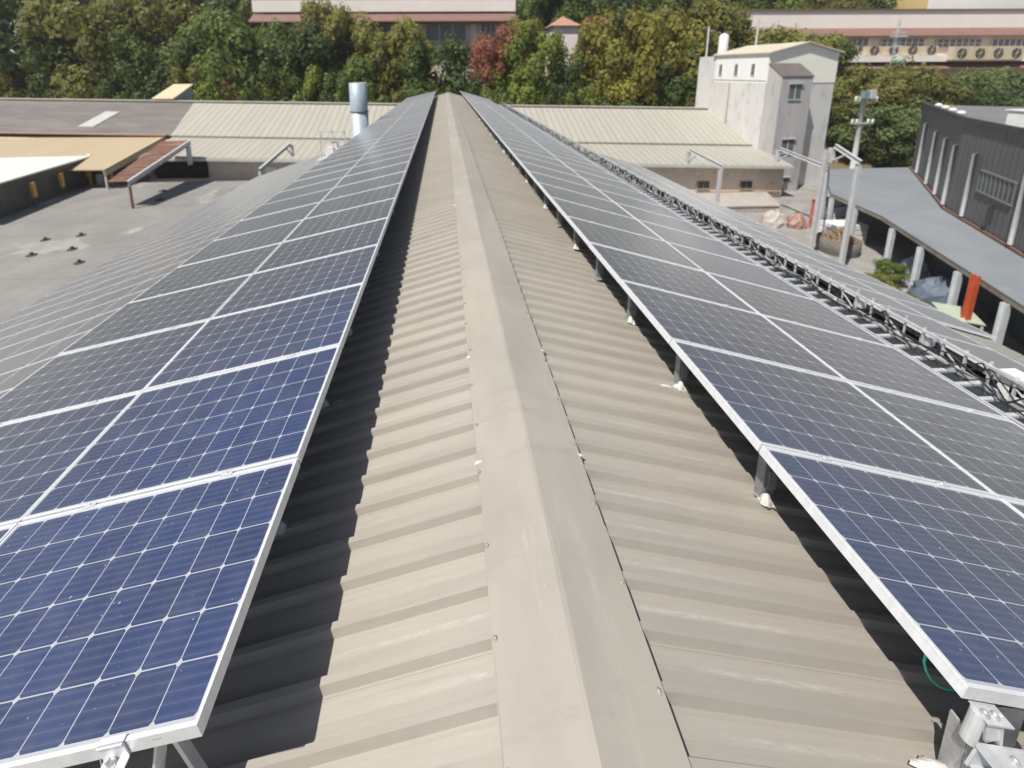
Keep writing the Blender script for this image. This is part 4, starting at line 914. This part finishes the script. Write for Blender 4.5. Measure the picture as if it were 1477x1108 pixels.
TREES = [
(-74.7,78.0,-7.9,17.8,7.7,'dark','tall dark green tree at the far left edge behind the slate roof'),
(-67.0,76.0,-8.8,11.3,5.7,'green','green tree second from the left edge behind the slate roof'),
(-60.4,77.0,-8.3,16.8,7.9,'olive','big olive green tree behind the slate roof above its skylight'),
(-53.1,75.0,-9.2,9.4,4.7,'green','lower green tree just left of the beige ridge vent'),
(-51.6,82.0,-6.3,17.0,8.1,'olive','tall olive tree behind the beige ridge vent'),
(-46.1,76.0,-8.8,6.6,5.3,'dark','dark low tree right behind the beige ridge vent'),
(-41.8,78.0,-7.9,10.2,5.8,'green','mid green tree right of the beige ridge vent'),
(-35.6,77.0,-8.3,13.3,7.6,'green','large rounded green tree where slate and beige roofs meet'),
(-36.3,74.0,-9.6,3.9,3.4,'red','low reddish brown shrubby tree above the slate and beige roof joint'),
(-29.5,75.0,-9.2,7.6,5.0,'green','low green tree in front of the left pink building wall'),
(-25.5,78.0,-7.9,11.2,5.8,'dark','dark green tree partly hiding the left pink building'),
(-22.8,84.0,-5.7,16.0,5.0,'olive','tall olive tree crossing the pink building roof'),
(-17.3,80.0,-7.0,13.0,6.3,'olive','olive green tree left of the silver vent stack'),
(-14.8,75.0,-9.2,4.7,4.2,'green','low green tree just behind the silver vent stack'),
(-11.0,76.0,-8.8,8.6,4.8,'olive','low olive tree right of the silver vent stack'),
(-7.2,79.0,-7.4,11.6,5.2,'olive','olive tree before the pink building left of its clear window'),
(-1.8,76.0,-8.8,8.1,6.0,'dark','dark green tree just behind the far end of the ridge'),
(7.0,76.0,-8.8,7.5,3.5,'red','small reddish brown tree right of the ridge end'),
(10.0,79.0,-7.4,10.1,4.4,'red','taller rust red tree beside the pink building corner'),
(11.0,74.0,-9.6,2.6,4.4,'bright','low bright green bushy tree right of the ridge end'),
(16.6,77.0,-8.3,10.2,5.2,'bright','rounded fresh green tree right of the rust red tree'),
(15.0,83.0,-6.0,12.2,4.4,'olive','tall olive tree left of the pink roofed house'),
(21.9,76.0,-8.8,4.4,3.5,'dark','dark low tree between the fresh green and yellowish trees'),
(29.5,84.0,-5.7,12.4,2.6,'red','slim reddish tree right of the pink roofed house'),
(31.2,77.0,-8.3,12.9,7.6,'yellow','large yellowish green tree left of the tower'),
(39.3,78.0,-7.9,12.1,7.1,'yellow','second large yellowish tree close to the tower'),
(32.7,74.0,-9.6,3.1,4.9,'yellow','low yellow green tree at the foot of the large yellowish one'),
(42.0,75.0,-9.2,6.0,5.0,'dark','dark tree in shade against the left side of the tower'),
(47.0,84.0,-5.7,15.4,7.0,'olive','wide olive tree behind the water tank of the tower'),
(54.5,86.0,-5.0,15.5,6.0,'olive','wide olive tree directly above the white gable'),
(64.0,82.0,-6.3,10.7,6.8,'olive','olive tree just behind the white gable apex'),
(72.1,84.0,-5.7,10.1,6.2,'olive','olive tree above the right half of the white gable'),
(74.7,82.0,-6.3,8.8,4.1,'green','green tree at the right corner of the white gable'),
(69.3,70.0,-11.4,0.8,3.9,'olive','olive bushy tree right beside the tower wall'),
(75.5,72.0,-10.5,2.6,5.2,'olive','olive tree right of the utility pole below the air conditioners'),
(79.4,70.0,-11.4,3.0,5.3,'olive','olive tree below the right row of air conditioners'),
(69.6,66.0,-13.1,-3.4,4.4,'fir','blue green conifer immediately right of the utility pole'),
(75.2,66.0,-13.1,-2.3,5.0,'fir','blue green conifer left of the dark building corner'),
(68.0,70.0,-11.4,-3.7,2.5,'dark','small dark tree between the tower and the utility pole'),
(72.5,64.0,-14.0,-8.2,3.6,'fir','low spreading conifer at the dark building corner'),
(86.2,72.0,-10.5,0.9,4.8,'olive','olive tree behind the dark building roof, leftmost'),
(94.9,74.0,-9.6,2.0,5.6,'fir','grey green conifer behind the dark building roof'),
(103.4,75.0,-9.2,2.2,6.2,'fir','grey green conifer behind the white roof cabinets'),
(91.5,68.0,-12.2,-1.2,3.8,'dark','dark low tree just over the dark building roof edge')]
for x, y, zb, zt, r, k, lab in TREES: tree(x, y, zb, zt, r, k, lab, 'trees behind the sheds', 'conifer_tree' if k == 'fir' else 'broadleaf_tree')
q = random.Random(21)
for i in range(80):
    x = -125+i*3.6+q.uniform(-2, 2); y = q.uniform(107, 122) if not 124 < x < 190 else q.uniform(109, 112); zb = terr(x, y)
    tree(x, y, zb-1, zb+(q.uniform(18, 25) if x < 118 else q.uniform(9, 12)), q.uniform(5, 8), q.choice(['dark', 'green', 'olive', 'olive', 'green']), 'green tree in the wood on the hill behind the long pink buildings', 'trees of the wooded hill')
q = random.Random(33)
for i in range(44):
    x = -86+i*3.05+q.uniform(-1, 1); y = q.uniform(72.8, 74.5)
    zt = -.024*x + q.uniform(-2.5, 3.2)
    if not 43 < x < 62: tree(x, y, terr(x, y), zt, q.uniform(2.6, 4.4), q.choice(['dark', 'green', 'olive', 'green', 'bright']), 'low leafy tree in the undergrowth row just behind the shed ridge', 'undergrowth trees behind the shed')
# shrubs in the yard
for x, y, h, r, k, lab in ((33.4, 28.6, 1.5, 1.1, 'green', 'bright green leafy bush in front of the awning posts'), (31.2, 27.3, 1.1, .8, 'olive', 'olive bush nearer the panels than the round planter'), (28.6, 24.2, 1.8, 1.6, 'bright', 'green bush seen through the cable tray gap, left one'), (27.6, 22.2, 1.6, 1.5, 'green', 'darker green bush seen through the cable tray gap')):
    tree(x, y, -14, -14+h, r, k, lab, 'bushes in the yard', 'bush', 'bush', .5)

# ------------------------------------------------------------------ long pinkish buildings on the hillside
M_PINK = simple('pale_pink_render', (.76, .67, .575), (.70, .615, .53), .3, .85, dirt=(.42, .36, .32))
M_PARA = simple('pale_parapet', (.86, .80, .755), (.82, .75, .71), .3, .8)
M_BRN = simple('brown_tiles', (.24, .135, .11), (.20, .115, .095), .6, .8)
pr = thing('terrace_building', 'long pale pink building with brown roof bands and air conditioners at upper right', 'building', (105, 95, -2))
x0, x1 = 61, 150
b = MB(); b.prism([(x0, 90), (x1, 90), (x1, 106), (x0, 106)], -6, 9.0); b.build('wall', M_PINK, pr)
b = MB(); b.prism([(x0, 91.5), (x1, 91.5), (x1, 106.5), (x0, 106.5)], 9.01, 14.6); b.build('parapet', M_PARA, pr)
b = MB(); b.bar((x0, 91.4, 14.72), (x1, 91.4, 14.72), .5, .22); b.build('coping', M_BRN, pr)
b = MB(); b.add([(x0, 91.5, 10.9), (x1, 91.5, 10.9), (x1, 88.6, 9.1), (x0, 88.6, 9.1), (x0, 88.6, 8.9), (x1, 88.6, 8.9), (x1, 90, 8.9), (x0, 90, 8.9)], [(3, 2, 1, 0), (4, 5, 2, 3), (7, 6, 5, 4)]); b.build('tile_roof', M_BRN, pr)
b = MB(); b.box(x0, x1, 87.6, 89.99, 3.6, 4.9); b.build('ledge', M_PARA, pr)
b = MB(); b.add([(x0, 89.9, 3.58), (x1, 89.9, 3.58), (x1, 87.0, 2.2), (x0, 87.0, 2.2), (x0, 87.0, 2.0), (x1, 87.0, 2.0)], [(3, 2, 1, 0), (4, 5, 2, 3)]); b.build('lower_tile_roof', M_BRN, pr)
M_PANE = simple('blue_grey_panes', (.14, .17, .20), (.20, .23, .26), .7, .2)
for xa, xb, za_, zb_ in ((84.5, 91, 5.6, 8.5), (93.8, 103.5, 6.9, 8.4), (106.3, 116.4, 6.7, 8.3), (118.8, 131, 5.4, 8.2), (72, 82, 6.0, 8.4), (133, 143, 5.6, 8.2)):
    b = MB(); b.box(xa, xb, 89.85, 89.98, za_, zb_); wq = b.build('window', M_PANE, pr)
    b = MB(); n = int((xb-xa)/1.3)
    for k in range(n+1): xx = xa+(xb-xa)*k/n; b.box(xx-.07, xx+.07, 89.75, 89.849, za_, zb_)
    b.box(xa, xb, 89.76, 89.848, (za_+zb_)/2-.05, (za_+zb_)/2+.05); b.build('frame', M_PARA, wq)
for xa, xb in ((86, 89.2), (103.8, 107)):
    b = MB(); b.box(xa, xb, 89.85, 89.98, -.3, 1.2); b.build('lower_window', M_DARKWIN, pr)
M_ACB = simple('cream_ac_casing', (.60, .51, .38), (.54, .46, .35), 1, .6)
M_ACF = simple('dark_fan_grille', (.05, .045, .04), (.09, .08, .07), 3, .6)
acx = [(82.6, 5.0, 1.7), (86.0, 5.0, 1.7), (91.0, 5.0, 1.7), (95.2, 5.0, 1.7), (99.4, 5.0, 1.7), (103.6, 5.0, 1.7), (108.2, 3.9, 2.6), (112.2, 3.9, 2.6), (116.2, 3.9, 2.6), (120.2, 3.9, 2.6)]
acl = ['small air conditioner partly behind the gable corner', 'small air conditioner under the first barred window', 'small air conditioner left of the radio mast', 'small air conditioner just left behind the radio mast', 'small air conditioner right of the radio mast', 'small air conditioner last in the half hidden row', 'large fan air conditioner, left end of the four big ones', 'large fan air conditioner, second from left of the four big ones', 'large fan air conditioner, third from left of the four big ones', 'large fan air conditioner, right end of the four big ones']
for (x, z, h), lab in zip(acx, acl):
    yb = 88.8 if h < 2 else 87.0
    r_ = thing('air_conditioner', 'cream ' + lab, 'air conditioner', (x, yb, z), 'air conditioners on the pink building')
    hw = 1.7 if h > 2 else 1.45
    b = MB(); b.box(x-hw, x+hw, yb-.6, yb+.6, z, z+h+.2); b.build('casing', M_ACB, r_)
    rd = min(1.05, h*.46+.2); zc = z+h*.52 + (.0 if h > 2 else .1); b = MB(); b.tube([(x, yb-.66, zc), (x, yb-.601, zc)], rd, 24); b.build('fan', M_ACF, r_)
    b = MB()
    for k in range(3):
        a = k*math.pi/3+.3; b.bar((x-rd*math.cos(a), yb-.69, zc-rd*math.sin(a)), (x+rd*math.cos(a), yb-.69, zc+rd*math.sin(a)), .07, .03)
    b.lathe((x, yb-.70, zc), [(.12, -.1), (.12, .1)], 8); b.build('grille', M_ACB, r_)
pl = thing('terrace_building', 'long pale pink building with brown roof bands behind the trees at upper left', 'building', (-12, 92, -3))
x0, x1 = -37.5, 14
b = MB(); b.prism([(x0+1, 88), (x1-1, 88), (x1-1, 104), (x0+1, 104)], -6, 12.2); b.build('wall', M_PINK, pl)
b = MB(); b.box(x0, x1, 86.6, 104, 14.0, 16.2); b.build('parapet', M_PARA, pl)
b = MB(); b.box(x0+2, x1-2, 86.9, 104, 13.6, 13.98); b.build('shadow_gap', M_BRN, pl)
b = MB(); b.add([(x0, 86.8, 13.58), (x1, 86.8, 13.58), (x1+.4, 85.2, 12.1), (x0-.4, 85.2, 12.1), (x0-.4, 85.2, 11.9), (x1+.4, 85.2, 11.9), (x1, 88, 11.9), (x0, 88, 11.9)], [(3, 2, 1, 0), (4, 5, 2, 3), (7, 6, 5, 4)]); b.build('tile_roof', M_BRN, pl)
b = MB(); b.add([(x0+3, 88, 18.4), (x1-3, 88, 18.4), (x1-1, 86.7, 16.3), (x0+1, 86.7, 16.3)], [(3, 2, 1, 0)]); b.build('upper_tile_roof', M_BRN, pl)
for xa, xb in ((-3.9, 4.2), (7.2, 10.2), (-16, -8), (-27, -19)):
    b = MB(); b.box(xa, xb, 87.85, 87.98, 8.4, 11.6); wq = b.build('window', M_PANE, pl)
    b = MB()
    for k in range(4): xx = xa+(xb-xa)*k/3; b.box(xx-.08, xx+.08, 87.75, 87.849, 8.4, 11.6)
    b.box(xa-.2, xb+.2, 87.7, 87.849, 8.15, 8.39); b.build('frame', M_PARA, wq)
for x in (-30, -17.5, -6, 5.7, 11.6):
    b = MB(); b.box(x-.6, x+.6, 87.5, 87.99, -5, 11.8); b.build('pilaster', M_PARA, pl)
# small house, cream building, white building
r_ = thing('hill_house', 'small house with a pink tiled roof among the trees', 'house', (26.5, 95, 0))
b = MB(); b.prism([(23.8, 95), (29.4, 95), (29.4, 101), (23.8, 101)], -3, 12.2); b.build('wall', M_PARA, r_)
b = MB(); b.add([(23.2, 94.3, 12.0), (30, 94.3, 12.0), (30, 101.5, 12.0), (23.2, 101.5, 12.0), (26.6, 98, 14.4)], [(0, 1, 4), (1, 2, 4), (2, 3, 4), (3, 0, 4), (3, 2, 1, 0)]); b.build('roof', simple('pink_tiles', (.45, .24, .17), (.4, .21, .15), 1, .8), r_)
r_ = thing('hilltop_building', 'yellow and white building at the upper right corner', 'building', (140, 116, 6))
b = MB(); b.prism([(131, 115), (185, 115), (185, 126), (131, 126)], 4, 24); b.build('wall', simple('white_wall', (.78, .77, .73), (.72, .71, .68), .3, .8), r_)
b = MB(); b.prism([(124.5, 114.5), (130.9, 114.5), (130.9, 125), (124.5, 125)], 4, 24); b.build('yellow_wing', simple('yellow_wall', (.62, .46, .20), (.58, .43, .19), .3, .8), r_)
r_ = thing('hilltop_building', 'pale building just visible at the upper left corner behind trees', 'building', (-100, 100, 0))
b = MB(); b.prism([(-118, 98), (-92, 98), (-92, 108), (-118, 108)], -2, 17.5); b.build('wall', M_PARA, r_)
b = MB(); b.poly([(-119, 97, 17.7), (-91, 97, 17.7), (-91, 109, 17.7), (-119, 109, 17.7)], .19); b.build('roof', M_BRN, r_)
r_ = thing('garden_shed', 'grey shed with white posts half hidden under the left trees', 'shed', (-27, 73.5, -8))
b = MB(); b.prism([(-33.5, 73.2), (-31.2, 73.2), (-31.2, 75), (-33.5, 75)], -11, -.2); b.build('wall', M_WALLG, r_)
b = MB(); b.box(-32.9, -31.9, 73.1, 73.19, -1.4, .0+(-.3)); b.build('window', M_DARKWIN, r_)
b = MB(); b.poly([(-33.9, 72.8, .1), (-30.9, 72.8, .1), (-30.9, 75.4, .3), (-33.9, 75.4, .3)], .12); b.build('roof', M_STEELP, r_)
# ------------------------------------------------------------------ thin warm haze over the whole place
b = MB(); b.box(-930, 930, -330, 930, -16, 112)
t = NT('air_haze'); vol = t.n('ShaderNodeVolumePrincipled'); vol.inputs['Color'].default_value = (.93, .95, 1, 1); vol.inputs['Density'].default_value = .0004; vol.inputs['Anisotropy'].default_value = .3
t.l(vol.outputs[0], t.t.nodes['Material Output'].inputs['Volume'])
for l_k in list(t.t.links):
    if l_k.to_socket.name == 'Surface': t.t.links.remove(l_k)
tag(b.build('haze', t.mat), kind='stuff')
print('left lower panels', nleft, 'objects', len(sc.objects))
